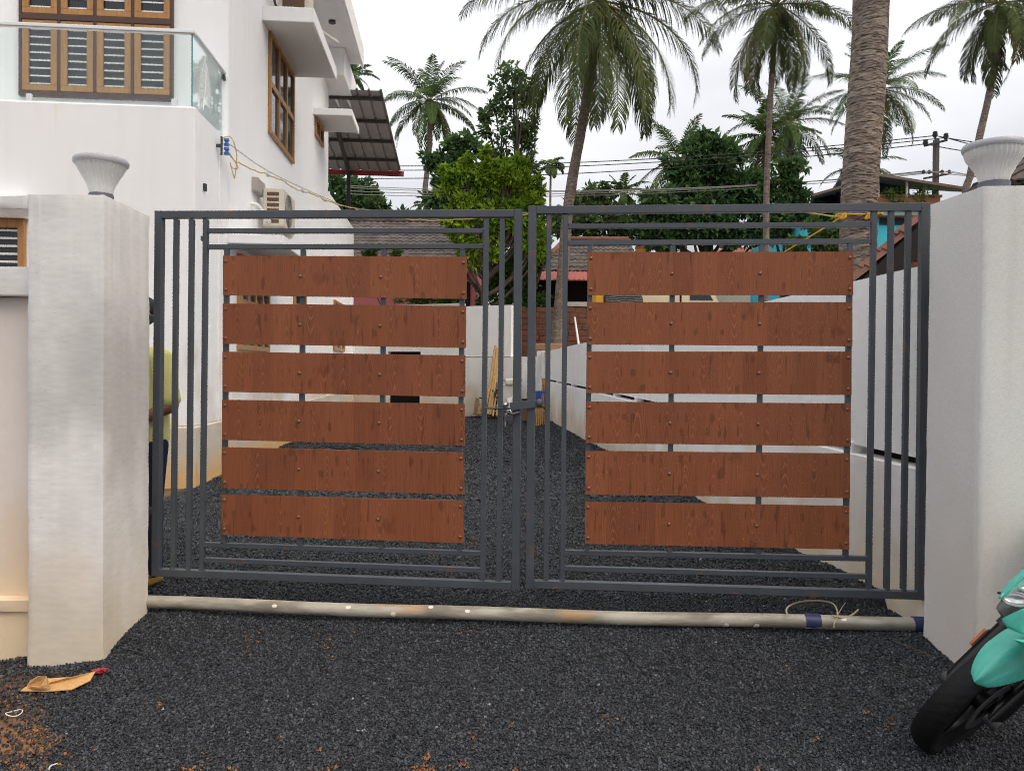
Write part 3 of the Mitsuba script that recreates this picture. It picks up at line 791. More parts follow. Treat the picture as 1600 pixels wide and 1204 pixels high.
# rain beads on the planks of the right leaf
rng = GEN(77); V, F, n0 = [], [], 0
ring6 = np.array([[math.cos(t), math.sin(t)] for t in np.arange(6) * math.pi / 3])
for _ in range(1500):
    x, z = rng.uniform(.30, 1.32), None
    u = rng.uniform(922, 1326); i = rng.integers(6); t = rng.uniform(.05, 1.06)
    a, b = ((394, 461), (472, 539), (549, 615), (628, 694), (706, 775), (786, 853))[i]
    p = L2(u, a + (b - a) * min(t, .985), .026); r = rng.uniform(.0009, .0024) * (1.3 if t > .985 else 1)
    o = A2 + D2 * p[0] + Z3 * p[1] + N2 * .0258
    v = [o + N2 * r * .85] + [o + (D2 * c_ + Z3 * s_ * rng.uniform(.9, 1.5)) * r * .72 + N2 * r * .55 for c_, s_ in ring6] + [o + (D2 * c_ + Z3 * s_) * r for c_, s_ in ring6]
    f = [[0, 1 + j, 1 + (j + 1) % 6] for j in range(6)] + sum([[[1 + j, 7 + j, 7 + (j + 1) % 6], [1 + j, 7 + (j + 1) % 6, 1 + (j + 1) % 6]] for j in range(6)], [])
    V += v; F += [[a_ + n0 for a_ in t_] for t_ in f]; n0 += 13
mat('rain_bead', (.30, .16, .11), .12, .8, clearcoat=1.0)
add('rain_beads', (np.array(V), np.array(F)), 'rain_bead', kr, smooth=True, kind='stuff', label='tiny raindrops beaded on the planks')

# ---------------------------------------------------------------- pipe across the entrance
pa, pb = P(228, 939.5, 4.22), P(1441, 974.5, 3.85); pd = norm(pb - pa)
k = thing('plastic_pipe', 'dirty cream plastic pipe laid across the driveway entrance in front of the gate', 'pipe')
to_u = lambda p: 800 + FPX * np.dot(p - EYE, RGT) / np.dot(p - EYE, FWD)
_ps = np.linspace(-.1, 4.4, 900); _pu = [to_u(pa + pd * s) for s in _ps]
pl = lambda u: pa + pd * np.interp(u, _pu, _ps)
pr = .0345
mids = [pa - pd * .05 + (pl(1430) - pa + pd * .05) * t + Z3 * (.012 * math.sin(t * 3.1) * -1 + .003 * math.sin(t * 17)) for t in np.linspace(0, 1, 40)]
add('tube', MB().tube(mids, pr, 32), 'pipe_pvc', k, smooth=50)
add('tape_band', MB().tube([pl(1257), pl(1281)], pr + .0018, 32), 'pipe_blue', k, smooth=50)
add('end_cap', MB().tube([pl(1426), pl(1444)], pr + .003, 32), 'pipe_blue', k, smooth=50)
kt = thing('twine', 'loose tan strip of twine looped over the right end of the pipe', 'twine')
tp = [P(u, v, D) for u, v, D in ((1230, 960, 3.86), (1229, 951, 3.95), (1237, 944, 4.02), (1255, 939, 4.05), (1278, 938, 4.05), (1298, 941, 4.03), (1306, 948, 3.98), (1309, 962, 3.88), (1304, 972, 3.84), (1303, 980, 3.84))]
add(kt, MB().tube(catmull(tp, 6), .0042, 6).tube(catmull([P(u, v, D) for u, v, D in ((1300, 961, 3.86), (1320, 965, 3.87), (1334, 958, 3.9), (1341, 952, 3.93))], 6), .0045, 6)
    .tube(catmull([P(u, v, D) for u, v, D in ((1310, 958, 3.9), (1316, 948, 3.95), (1321, 941, 3.98))], 5), .002, 6), 'twine', smooth=40)
k = thing('twig', 'thin brown dry stem lying on the gravel beside the right pillar', 'twig')
add(k, MB().tube(catmull([P(1395, 998, 3.55), P(1420, 1008, 3.52), P(1446, 1018, 3.50), P(1462, 1027, 3.46)], 5) - [0, 0, .006], .002, 6), 'teak_dark', smooth=40)

# ---------------------------------------------------------------- litter by the left pillar
gp = lambda u, v, h=.0: (lambda d: EYE + d * ((h - CZ) / d[2]))(ray(u, v))


def ground_at(u, v, dz=0.):
    p = gp(u, v)
    for _ in range(6): p = gp(u, v, float(lz(p[0], p[1])) + dz)
    return p


k = thing('cardboard', 'torn flattened piece of tan cardboard lying at the foot of the left pillar', 'cardboard')
sh = lambda pts, th=.004: (lambda p: MB().add(np.vstack([p, p - Z3 * th]), [[0, i, i + 1] for i in range(1, len(p) - 1)] + [[len(p), len(p) + i + 1, len(p) + i] for i in range(1, len(p) - 1)] + sum([[[i, len(p) + i, (i + 1) % len(p)], [(i + 1) % len(p), len(p) + i, len(p) + (i + 1) % len(p)]] for i in range(len(p))], [])))(np.array(pts))
G0 = lambda u, v, h: ground_at(u, v, h)
add('sheet', sh([G0(32, 1078, .02), G0(70, 1079, .018), G0(112, 1076, .022), G0(141, 1062, .03), G0(149, 1048, .055), G0(110, 1057, .05), G0(75, 1059, .04), G0(40, 1072, .025)]), 'cardboard', k)
add('folded_flap', sh([G0(42, 1070, .035), G0(60, 1073, .05), G0(79, 1073, .03), G0(73, 1057, .075), G0(60, 1055, .085), G0(47, 1062, .06)]), 'cardboard', k)
add('folded_flap', sh([G0(62, 1071, .06), G0(73, 1069, .055), G0(73, 1055, .09), G0(66, 1056, .1)]), 'cardboard', k)
k = thing('wrapper', 'crumpled shiny red wrapper lying beside the torn cardboard', 'wrapper')
rng = GEN(3); m = trimesh.creation.icosphere(2, .02); m.vertices *= rng.uniform(.5, 1.5, (len(m.vertices), 1)); m.vertices *= [1.7, .6, .5]
add(k, (m.vertices @ np.array([[.8, .6, 0], [-.6, .8, 0], [0, 0, 1]]) + G0(155, 1047, .03), m.faces), 'red_foil')
k = thing('cable_tie', 'thin white plastic ring of a cable tie lying on the red earth', 'cable tie')
o = G0(22, 1113, .012)
add(k, MB().tube([o + np.array([.031 * math.cos(t), .028 * math.sin(t), .004 * math.sin(2 * t)]) for t in np.linspace(0, 6.6, 40)], .0023, 8), 'white_plastic', smooth=40)
k = thing('white_stick', 'short bent white scrap of plastic at the lower left edge', 'scrap')
add(k, MB().tube(catmull([G0(76, 1202, .012), G0(79, 1196, .015), G0(87, 1193, .012), G0(95, 1191, .012)], 4), .003, 6), 'white_plastic', smooth=40)
k = thing('pebble', 'small pale tan pebble beside the front wheel', 'pebble')
m = trimesh.creation.icosphere(2, .013); m.vertices *= [1.2, .9, .8]
add(k, (m.vertices + G0(1482, 1054, .02), m.faces), 'beige_trim', smooth=True)

# ---------------------------------------------------------------- the white house on the left
Q0 = np.array([(303 - 800) / FPX * 8.6, 8.6, 0.]); HAX = np.array([RR, DD, Z3])


def sd(u, v, o=0.):
    """pixel -> (distance along the driveway, height) on the house's side plane moved out by o"""
    p = on_plane(u, v, Q0 + RR * o, RR); return float(np.dot(p - Q0, DD)), float(p[2])


def ft(u, v, s=0.):
    """pixel -> (offset to the right, height) on a plane facing the street, s behind the house's front"""
    p = on_plane(u, v, Q0 + DD * s, DD); return float(np.dot(p - Q0, RR)), float(p[2])


hb = lambda o0, o1, s0, s1, z0, z1, bev=0, m=None: (m or MB()).box((o0, s0, z0), (o1, s1, z1), HAX, Q0, bev)
H = thing('house', 'large white two storey house with teak windows and a glass balcony beside the driveway', 'house')
s1_ = sd(357, 250)[0]; zb = sd(303, 165)[1]; s2_ = sd(513, 250)[0]; s3_ = sd(553, 380)[0]; zr3 = sd(512, 297)[1]
zp = sd(304, 666)[1]
add('wall', hb(-7, 0, 0, s1_, zp, zb, .015), 'house_paint', H, label='front wall under the balcony')
add('wall', hb(-7, 0, s1_, s2_, zp, 9.6, .015), 'house_paint', H, label='white side wall of the upper storey')
add('wall', hb(-7, -.004, s2_, s3_, zp, zr3), 'house_paint', H)
add('plinth', hb(-7, .03, -.03, s3_ - .1, -.3, zp, .015), 'plinth_paint', H, label='earth stained plinth')
# upper back bay and the roof slab
sb = s2_ - 1.2; zb1 = sd(513, 137)[1]; ob = ft(537, 100, s2_ - 1.0)[0]
add('bay', hb(-.1, ob, s2_ - .9, s3_ - 2, zb1, 8.45), 'house_paint', H)
zs1 = 8.47
add('roof', hb(-7.2, .73, 1.0, s2_ + .1, zs1, zs1 + .28, .02), 'house_paint', H)
add('roof_fascia', hb(.73, .79, .95, s2_ + .15, zs1 - .05, zs1 + .42, .01), 'house_paint', H)
add('soffit_light', MB().lathe([(0, 0), (.07, 0), (.07, -.05), (0, -.05)], 16, Q0 + RR * .4 + DD * (s2_ - 2.2) + Z3 * (zs1 - .001)), 'dark_iron', H, smooth=40)
p0, p1 = on_plane(497, 47, Q0 + RR * .3, RR), on_plane(526, 66, Q0 + RR * .5, RR)
add('waste_pipe', MB().tube([p0, p1], .045, 10), 'white_bar', H, smooth=40)


def sunshade(u0, v0, u1, v1, uo, th, lip=.0):
    """slab over a window: wall line from (u0, v0) to (u1, v1) at its underside, reaching out to pixel column uo at its near end"""
    (sa, z), (sb_, _) = sd(u0, v0), sd(u1, v1)
    o = ft(uo, v0, sa)[0]; zz = z
    k = add('sunshade', hb(.002, o, sa, sb_, zz, zz + th, .012), 'slab_soffit', H)
    add('fascia', hb(o + .001, o + .03, sa - .03, sb_ + .03, zz - .02, zz + th + lip, .008, hb(.003, o, sa - .032, sa - .002, zz - .02, zz + th + lip, .008)), 'house_paint', k)
    return sa, sb_, z, o


sh1 = sunshade(410, 31, 458, 128, 488, .08, .12)
sh2 = sunshade(490, 178, 505, 206, 548, .12)
sh3 = sunshade(357, 378, 421, 441, 440, .10)


def window_on_side(u0, u1, vt0, vt1, vb0, vb1, cols, rows, name='window'):
    (sa, za), (sb_, zb_) = sd(u0, vt0), sd(u1, vt1); zt_ = (za + zb_) / 2; zl_ = (sd(u0, vb0)[1] + sd(u1, vb1)[1]) / 2
    fr = .07; k = add(name, hb(.002, .012, sa + fr, sb_ - fr, zl_ + fr, zt_ - fr), 'room_glass', H)
    m = hb(.001, .05, sa, sb_, zl_, zl_ + fr, .006); hb(.001, .05, sa, sb_, zt_ - fr, zt_, .006, m)
    for i in range(cols + 1):
        s = sa + (sb_ - sa - fr) * i / cols; hb(.001, .048, s, s + fr, zl_ + fr + .001, zt_ - fr - .001, .006, m)
    for j in range(1, rows):
        z = zl_ + (zt_ - zl_) * j / rows
        hb(.001, .044, sa + fr, sb_ - fr, z - .05, z + .05, .006, m)
    add('frame', m, 'teak', k)
    w = (sb_ - sa - fr) / cols
    for i in range(cols):
        for j in range(rows):
            z0, z1 = zl_ + (zt_ - zl_) * j / rows + .07, zl_ + (zt_ - zl_) * (j + 1) / rows - .07
            mm = MB()
            for t in np.linspace(0, 1, 7)[1:-1]:
                hb(.016, .024, sa + fr + w * i + .005, sa + w * (i + 1) - .005, z0 + (z1 - z0) * t - .008, z0 + (z1 - z0) * t + .008, 0, mm)
            add('grille', mm, 'teak_dark', k) if (rows == 2 and cols == 4) else None
    return k


window_on_side(419, 457, 50, 117, 208, 258, 3, 2)
window_on_side(491.5, 503, 184, 203, 214, 229, 2, 1)
window_on_side(370, 418, 391, 424, 552, 545, 4, 2)
window_on_side(458, 476, 420, 432, 482, 484, 1, 1)
window_on_side(521, 537, 470, 475, 549, 548, 2, 1)
# conduits and bracket on the wall
sc, zc0 = sd(341, 240)
add('conduit', hb(.001, .022, sc - .012, sc + .012, zp, zc0, .004), 'house_paint', H)
(sx, zx0), zx1 = sd(339, 214), sd(339, 243)[1]
BRK = thing('cable_bracket', 'dark iron bracket with two blue insulators fixed to the house corner', 'bracket')
add('bar', hb(.05, .075, sd(338, 214)[0] - .012, sd(338, 214)[0] + .012, zx1, zx0, .003), 'dark_iron', BRK)
add('mount', hb(-.002, .05, sd(338, 214)[0] - .01, sd(338, 214)[0] + .01, (zx0 + zx1) / 2 - .02, (zx0 + zx1) / 2 + .02, .003), 'dark_iron', BRK)
INS = []
for v in (222, 236):
    o = Q0 + RR * .10 + DD * sd(341, v)[0] + Z3 * sd(341, v)[1]; INS.append(o)
    add('insulator', MB().lathe([(0, -.045), (.03, -.045), (.034, -.02), (.018, -.004), (.018, .004), (.034, .02), (.03, .045), (0, .045)], 16, o), 'insulator_blue', BRK, smooth=40)
add('vent', hb(.001, .03, *sorted((sd(317, 287)[0], sd(319.5, 287)[0])), sd(318, 298)[1], sd(318, 287)[1], .002), 'dark_iron', H)
(sv0, zv), (sv1, zw) = sd(393, 278), sd(405, 300)
add('meter_box', hb(.001, .09, sv0, sv1, sd(399, 303)[1], sd(396, 279)[1], .006), 'ac_grille', H)
rng = GEN(5)


def ac_unit(u, v0, v1, length, label, over=.32, foot=None, out=.04):
    s, z1 = sd(u, v0); z0 = sd(u, v1)[1]; k = thing('air_conditioner', label, 'air conditioner', 'outdoor air conditioner units on the house')
    add('casing', hb(out, out + over, s, s + length, z0, z1, .012), 'ac_body', k)
    hgt = z1 - z0; m = MB()
    for j in range(6):
        a = z0 + hgt * (.07 + .145 * j); hb(out + .06, out + over - .07, s - .006, s + .002, a, a + hgt * .095, .001, m)
    add('side_louvres', m, 'ac_slot', k)
    o = Q0 + RR * (out + over) + DD * (s + length * .42) + Z3 * (z0 + hgt * .5); A = np.array([DD, Z3, RR])
    m = MB()
    for r in np.linspace(.07, hgt * .44, 6): m.tube([o + (DD * math.cos(t) + Z3 * math.sin(t)) * r + RR * .008 for t in np.linspace(0, 2 * math.pi, 25)], .004, 5, False)
    for t in np.arange(8) * math.pi / 4: m.tube([o + RR * .008, o + (DD * math.cos(t) + Z3 * math.sin(t)) * hgt * .44 + RR * .008], .004, 5)
    add('fan_grille', m, 'ac_grille', k)
    add('fan_opening', MB().lathe([(0, .001), (hgt * .44, .001), (hgt * .45, .004), (hgt * .45, -.003)], 32, o, A), 'dark_iron', k)
    add('badge', hb(out + over, out + over + .006, s + length * .86, s + length * .94, z0 + hgt * .52, z0 + hgt * .66, .001), 'ac_badge', k)
    m = MB()
    for q in (.12, length - .16):
        hb(out - .036, out + over, s + q, s + q + .04, z0 - .06, z0 - .012, .004, m)
        m.bar(Q0 + RR * .02 + DD * (s + q + .02) + Z3 * (z0 - .35), Q0 + RR * (out + over - .03) + DD * (s + q + .02) + Z3 * (z0 - .05), .03, .02, DD)
        hb(out + .03, out + over - .03, s + q, s + q + .05, z0 - .012, z0 + .001, .001, m)
    add('wall_frame', m, 'beige_trim', k)
    return s, z0, z1


ac_unit(400, 293, 352, .84, 'cream air conditioner unit on the house side wall just above the gate', .30, out=.10)
s_, z_, _ = sh1[0] + .15, sh1[2] + .08, 0
k = None
su = sd(423, 0)[0]
ac = thing('air_conditioner', 'cream air conditioner unit standing on the upper sunshade of the house', 'air conditioner', 'outdoor air conditioner units on the house')
add('casing', hb(.12, .62, sh1[0] + .45, sh1[0] + .78, z_ + .02, z_ + .62, .012), 'ac_body', ac)
add('front_grille', hb(.2, .54, sh1[0] + .44, sh1[0] + .452, z_ + .14, z_ + .54, .002), 'ac_slot', ac)
add('feet', hb(.16, .58, sh1[0] + .48, sh1[0] + .54, z_ - .001, z_ + .021), 'dark_iron', ac)
add('hose', MB().tube(catmull([Q0 + RR * a + DD * (sh1[0] + b) + Z3 * (z_ + c) for a, b, c in ((.02, .3, .5), (.1, .2, .42), (.16, .3, .2), (.3, .25, .1), (.36, .44, .16))], 6), .02, 8), 'dark_iron', ac, smooth=40)
# pipes at the lower unit
a_ = sd(392, 318); o_ = Q0 + DD * a_[0] + Z3 * a_[1]
add('refrigerant_pipe', MB().tube(catmull([o_ + RR * .01, o_ + RR * .1 + Z3 * -.03, o_ + RR * .18 + DD * .15 - Z3 * .16, o_ + RR * .2 + DD * .4 - Z3 * .22], 6), .03, 8), 'white_bar', H, smooth=40)

# balcony window: four teak shutters with white bars, transom lights above
o0, _ = ft(33, 150, s1_); o1, zbot = ft(272, 160, s1_); zbot = (ft(33, 152, s1_)[1] + zbot) / 2; ztr = ft(150, 33, s1_)[1]; ztop2 = ztr + 1.0
fb = lambda a0, a1, t0, t1, z0, z1, bev=0, m=None: hb(a0, a1, s1_ - t1, s1_ - t0, z0, z1, bev, m)
WIN = add('window', fb(o0 + .02, o1 - .02, .001, .012, zbot + .02, ztop2 - .02), 'room_glass', H, label='wide teak balcony window with white bars')
m = fb(o0, o1, .001, .07, zbot, zbot + .06, .006); fb(o0, o1, .001, .07, ztop2 - .06, ztop2, .006, m); fb(o0, o1, .001, .066, ztr - .035, ztr + .035, .006, m)
cols = [ft(u, 100, s1_)[0] for u in (35, 95, 151, 209.5, 270)]
for c_ in cols: fb(c_ - .017, c_ + .017, .001, .062, zbot + .061, ztop2 - .061, .006, m)
add('frame', m, 'teak_dark', WIN)
for i in range(4):
    for (z0, z1, nb) in ((zbot + .07, ztr - .04, 8), (ztr + .04, ztop2 - .065, 7)):
        a, b = cols[i] + .019, cols[i + 1] - .019; st = .078
        m = fb(a, b, .02, .055, z0, z0 + .075, .005); fb(a, b, .02, .055, z1 - .075, z1, .005, m)
        fb(a, a + st, .02, .055, z0 + .075, z1 - .075, .005, m); fb(b - st, b, .02, .055, z0 + .075, z1 - .075, .005, m)
        sh_ = add('shutter', m, 'teak', WIN)
        for j in range(nb):
            z = z0 + .10 + (z1 - z0 - .2) * j / (nb - 1)
            scene_key = add('bar', fb(a + st + .001, b - st - .001, .0125, .021, z - .009, z + .009, .002), 'white_bar', WIN)

# glass balustrade
zrail = sd(300, 38, .0)[1]; BAL = thing('balustrade', 'glass balcony railing with steel top rail and an etched leaf on its side pane', 'railing')
ro = -.05
xs = [-6.9, -4.6, ft(9, 100)[0], ro - .001]
for a, b in zip(xs[:-1], xs[1:]):
    add('glass_panel', hb(a + .006, b - .006, .044, .056, zb + .02, zrail - .05), 'pane_green', BAL)
sr = s1_ - .06
add('glass_panel', hb(ro - .006, ro + .006, .062, sr, zb + .02, zrail - .05), 'pane_green', BAL, label='side glass pane with an etched leaf')
add('glass_edge', hb(ro - .008, ro + .008, .05, .058, zb + .02, zrail - .05), 'glass_edge', BAL)
add('top_rail', hb(-6.9, ro + .03, .02, .08, zrail - .05, zrail, .012), 'rail_steel', BAL)
add('top_rail', hb(ro - .03, ro + .031, .082, sr + .02, zrail - .048, zrail + .001, .012), 'rail_steel', BAL)
for a in (-6.2, -4.9, -4.2, -3.1, -2.3, ft(42, 150)[0], ft(270, 163)[0]):
    add('clamp', hb(a - .03, a + .03, .03, .07, zb + .001, zb + .09, .006), 'rail_steel', BAL)
add('clamp', hb(ro - .02, ro + .02, sr - .03, sr + .04, zrail - .11, zrail - .05, .006), 'dark_iron', BAL)
m = MB(); so, zo, zh = .42, zb + .10, zrail - .16                                     # the etched leaf
rach = [(so + .10 * math.sin(t * 2.2), zo + (zh - zo) * t) for t in np.linspace(0, 1, 9)]
m.tube([Q0 + RR * (ro + .008) + DD * s + Z3 * z for s, z in rach], .006, 5)
for t in np.linspace(.28, .98, 15):
    s, z = so + .10 * math.sin(t * 2.2), zo + (zh - zo) * t; w = .34 * math.sin(math.pi * min(1, t * .8 + .16))**.8
    for sg in (-1, 1):
        m.add([Q0 + RR * (ro + .0075) + DD * (s + a * sg) + Z3 * (z + b) for a, b in ((0, -.006), (w * .6, -w * .22 - .010), (w, -w * .85), (w * .55, -w * .18 + .006), (0, .006))], [[0, 1, 3], [1, 2, 3], [0, 3, 4]])
add('etched_leaf', m, 'etched_leaf', BAL)

# steel canopy over the rear terrace
zc1, zc2 = P(560, 142, 18.3)[2], P(560, 268, 24.2)[2]; CAN = thing('canopy', 'grey profiled metal sheet canopy with red edge over the rear terrace of the house', 'canopy')
c00, c01, c10, c11 = P(513, 140, 18.3), P(597, 145, 18.3), P(500, 268, 24.2), P(627, 268, 24.2)
c00 = c01 - RR * 4.5; c10 = c11 - RR * 4.9
c00[2] = c01[2] = zc1; c10[2] = c11[2] = zc2
nR = 16
for i in range(nR):
    t0, t1 = i / nR, (i + 1) / nR; q = lambda t, k: (c00 + (c01 - c00) * t) * (1 - k) + (c10 + (c11 - c10) * t) * k
    V = []
    for (tt, h) in ((t0, 0), (t1 - .015, 0), (t1 - .012, .04), (t1 - .002, .04), (t1, 0)):
        V += [q(tt, 0) + Z3 * h, q(tt, 1) + Z3 * h]
    V = np.array(V); V = np.vstack([V, V + Z3 * .004]); F = [[2 * j, 2 * j + 1, 2 * j + 3] for j in range(4)] + [[2 * j, 2 * j + 3, 2 * j + 2] for j in range(4)]
    add('sheet', (V, np.vstack([F, np.array(F)[:, ::-1] + 10])), 'metal_sheet', CAN)
for kf in (.06, .30, .54, .80):
    a = c00 * (1 - kf) + c10 * kf; b = c01 * (1 - kf) + c11 * kf
    add('purlin', MB().bar(a - Z3 * .05, b - Z3 * .05, .06, .09, Z3), 'purlin', CAN)
a, b = c10 - Z3 * .06 + DD * .02, c11 - Z3 * .06 + DD * .02 + RR * .08
add('edge_flashing', MB().bar(a, b, .16, .03, Z3), 'red_fascia', CAN)
tp_ = c11 * .5 + c10 * .5; tp_ = P(545, 262, 24.0)
add('post', MB().bar([tp_[0], tp_[1], zr3 - .2], tp_ - Z3 * .08, .11, .11, RR), 'purlin', CAN)
e0 = P(527, 208, 21.5); add('rafter', MB().bar(P(528, 204, 20.0), tp_ - Z3 * .16, .1, .08, RR), 'purlin', CAN)
# ground floor window behind the opening of the boundary wall
(oa, za), (ob_, zb2) = ft(-60, 418), ft(42, 343); za = ft(20, 425)[1]
GW = add('window', hb(oa, ob_ - .06, -.012, -.002, za, zb2 - .07), 'room_glass', H, label='teak louvred window behind the wall opening')
m = hb(ob_ - .07, ob_, -.06, -.001, za, zb2, .006); hb(oa, ob_ - .071, -.058, -.001, zb2 - .10, zb2, .006, m)
add('frame', m, 'teak', GW)
for j in range(6):
    z = za + (zb2 - .1 - za) * (j + .3) / 5.6
    add('louvre', hb(oa, ob_ - .071, -.02, -.0125, z - .012, z + .012, .002), 'white_bar', GW)
add('lintel', hb(oa - .3, ob_ + .05, -.22, -.001, zb2 + .002, zb2 + .2, .01), 'house_paint', H)

# service cable from the house bracket to the palm trunk, with its ties
G_TOP = P(1322, 337, 7.75)
cab = catmull([INS[1], P(370, 254, 9.9), P(418, 273, 10.2), P(470, 297, 10.5), P(508, 312, 10.8), P(560, 328, 11), P(640, 343, 11), P(720, 343, 10.6), P(800, 336, 10.2), P(900, 332, 9.8), P(1150, 329, 8.6), G_TOP], 10)
sw = lambda p, a, seed: p + np.stack([np.zeros(len(p)), np.zeros(len(p)), a * (meshkit.noise(np.stack([np.arange(len(p)) * .45] * 3, -1), seed) - .5)], -1)
k = thing('service_cable', 'yellowish service cable looping from the house bracket to the thick palm trunk', 'cable')
add(k, MB().tube(sw(cab, .045, 3), .0075, 6).tube(catmull([INS[1] + RR * .02, P(372, 262, 9.8), P(362, 262, 9.75), P(360, 255, 9.7), P(365, 275, 9.75), P(367, 276, 9.75), P(370, 245, 9.7), P(366, 225, 9.6), P(360, 214, 9.6), P(350, 215, 9.6), P(347, 222, 9.55)], 5), .006, 6), 'cable_yellow', smooth=40)
k = thing('support_wire', 'taut grey wire running above the yellowish service cable', 'wire')
add(k, MB().tube(catmull([INS[0], P(420, 268, 10.2), P(508, 309, 10.8), P(560, 326, 11), P(700, 336, 10.8), P(900, 330, 9.8), P(1150, 327, 8.6), G_TOP + Z3 * .04], 8), .005, 6), 'cable_grey', smooth=40)
for u, v, D, w in ((418, 273, 10.2, 'nearest to the bracket'), (473, 298, 10.5, 'midway along the house wall'), (508, 312, 10.8, 'farthest from the bracket')):
    k = thing('cable_tie_block', f'small cream spacer clip on the service cable, {w}', 'clip', 'spacer clips on the service cable')
    add(k, MB().box((-.035, -.02, -.022), (.035, .02, .026), np.array([DD, RR, Z3]), P(u, v, D), .008), 'beige_trim')

# ---------------------------------------------------------------- vegetation
LEAF_F = np.array([[0, 1, 2], [0, 2, 3]])


def leaf_cloud(c, r, n, size, rng, cols, clump=26, spread=.34, droop=.25, aspect=.42):
    """leaf blades in clumps through an ellipsoid; each blade a folded rhombus"""
    c, r = np.asarray(c, float), np.asarray(r, float)
    m = max(4, n // clump); q = norm(rng.normal(size=(m, 3))) * (rng.uniform(.12, 1, m)**.42)[:, None]
    k = rng.integers(0, m, n); off = norm(rng.normal(size=(n, 3))) * (rng.uniform(0, 1, n)**.5)[:, None] * spread
    p = c + (q[k] + off * [1, 1, .75]) * r
    d = norm(rng.normal(size=(n, 3)) + norm(off) * .8 - Z3 * droop); s = norm(np.cross(d, rng.normal(size=(n, 3)) + Z3 * 1.2))
    L = size * rng.uniform(.6, 1.3, n)[:, None]; up = norm(np.cross(s, d)) * L * .10
    V = np.stack([p, p + d * L * .5 + s * L * aspect * .5 + up, p + d * L, p + d * L * .5 - s * L * aspect * .5 + up], 1).reshape(-1, 3)
    F = (LEAF_F[None] + 4 * np.arange(n)[:, None, None]).reshape(-1, 3)
    kk = rng.uniform(size=(m, 1))[k] * .65 + rng.uniform(size=(n, 1)) * .35
    C = np.asarray(cols[0]) * (1 - kk) + np.asarray(cols[1]) * kk
    return V, F, np.repeat(C, 4, 0)


def join(L):
    o = np.cumsum([0] + [len(x[0]) for x in L])
    return np.vstack([x[0] for x in L]), np.vstack([x[1] + a for x, a in zip(L, o)]), np.vstack([x[2] for x in L])


DARK = ((.045, .098, .042), (.135, .225, .085)); MID = ((.045, .095, .028), (.13, .21, .06)); LIME = ((.10, .21, .022), (.32, .44, .05)); DULL = ((.055, .10, .042), (.16, .23, .10))


def tree(label, D, blobs, n, size, cols, trunk, seed, cat='tree', name='broadleaf_tree', tr=.16, aspect=.42, depth=.8, clump=26):
    """blobs: (u, v, ru, rv) in the photograph's pixels at distance D; trunk: foot pixel"""
    rng = GEN(seed); w = D / FPX; k = thing(name, label, cat); L = []; area = sum(b[2] * b[3] for b in blobs)
    cs = []
    sub_ = []
    for (u, v, ru, rv) in blobs:
        sub_.append((u, v, ru * .62, rv * .62))
        for _ in range(4):
            t, q = rng.uniform(0, 6.28), rng.uniform(.35, .75); sub_.append((u + ru * q * math.cos(t), v + rv * q * math.sin(t), ru * rng.uniform(.3, .58), rv * rng.uniform(.3, .58)))
    area = sum(b[2] * b[3] for b in sub_)
    for i, (u, v, ru, rv) in enumerate(sub_):
        r = np.array([ru * w, min(ru, rv) * w * depth, rv * w]); c = P(u, v, D + rng.uniform(-.5, .5) * min(ru, rv) * w); cs.append(c)
        L.append(leaf_cloud(c, r, max(60, int(n * ru * rv / area)), size, rng, cols, clump, aspect=aspect))
    v, f, c = join(L)
    foot = P(*trunk[0], D); foot[2] = lz(foot[0], foot[1]) - .2 if len(trunk) == 1 else foot[2]
    mb = MB(); top = max(cs, key=lambda q: q[2])
    mid = [foot, foot * .6 + top * .4 + rng.normal(size=3) * .12, foot * .25 + top * .75 + rng.normal(size=3) * .15, top]
    sp = catmull(mid, 6); mb.tube(sp, np.linspace(tr, tr * .22, len(sp)), 9)
    for q in cs[::2]:
        i = int(np.clip((q[2] - foot[2]) / (top[2] - foot[2] + 1e-6) * .62, .15, .9) * (len(sp) - 1)); a = sp[i]
        br = catmull([a, a * .45 + q * .55 - Z3 * .12 * np.linalg.norm(q - a) + rng.normal(size=3) * .1, q], 5)
        mb.tube(br, np.linspace(tr * .42, tr * .1, len(br)), 6)
    add('trunk', mb, 'bark_dark', k, smooth=60)
    add('crown', (v, f), 'leaf', k, color=c, kind='stuff', label='leaves of the crown')
    return k


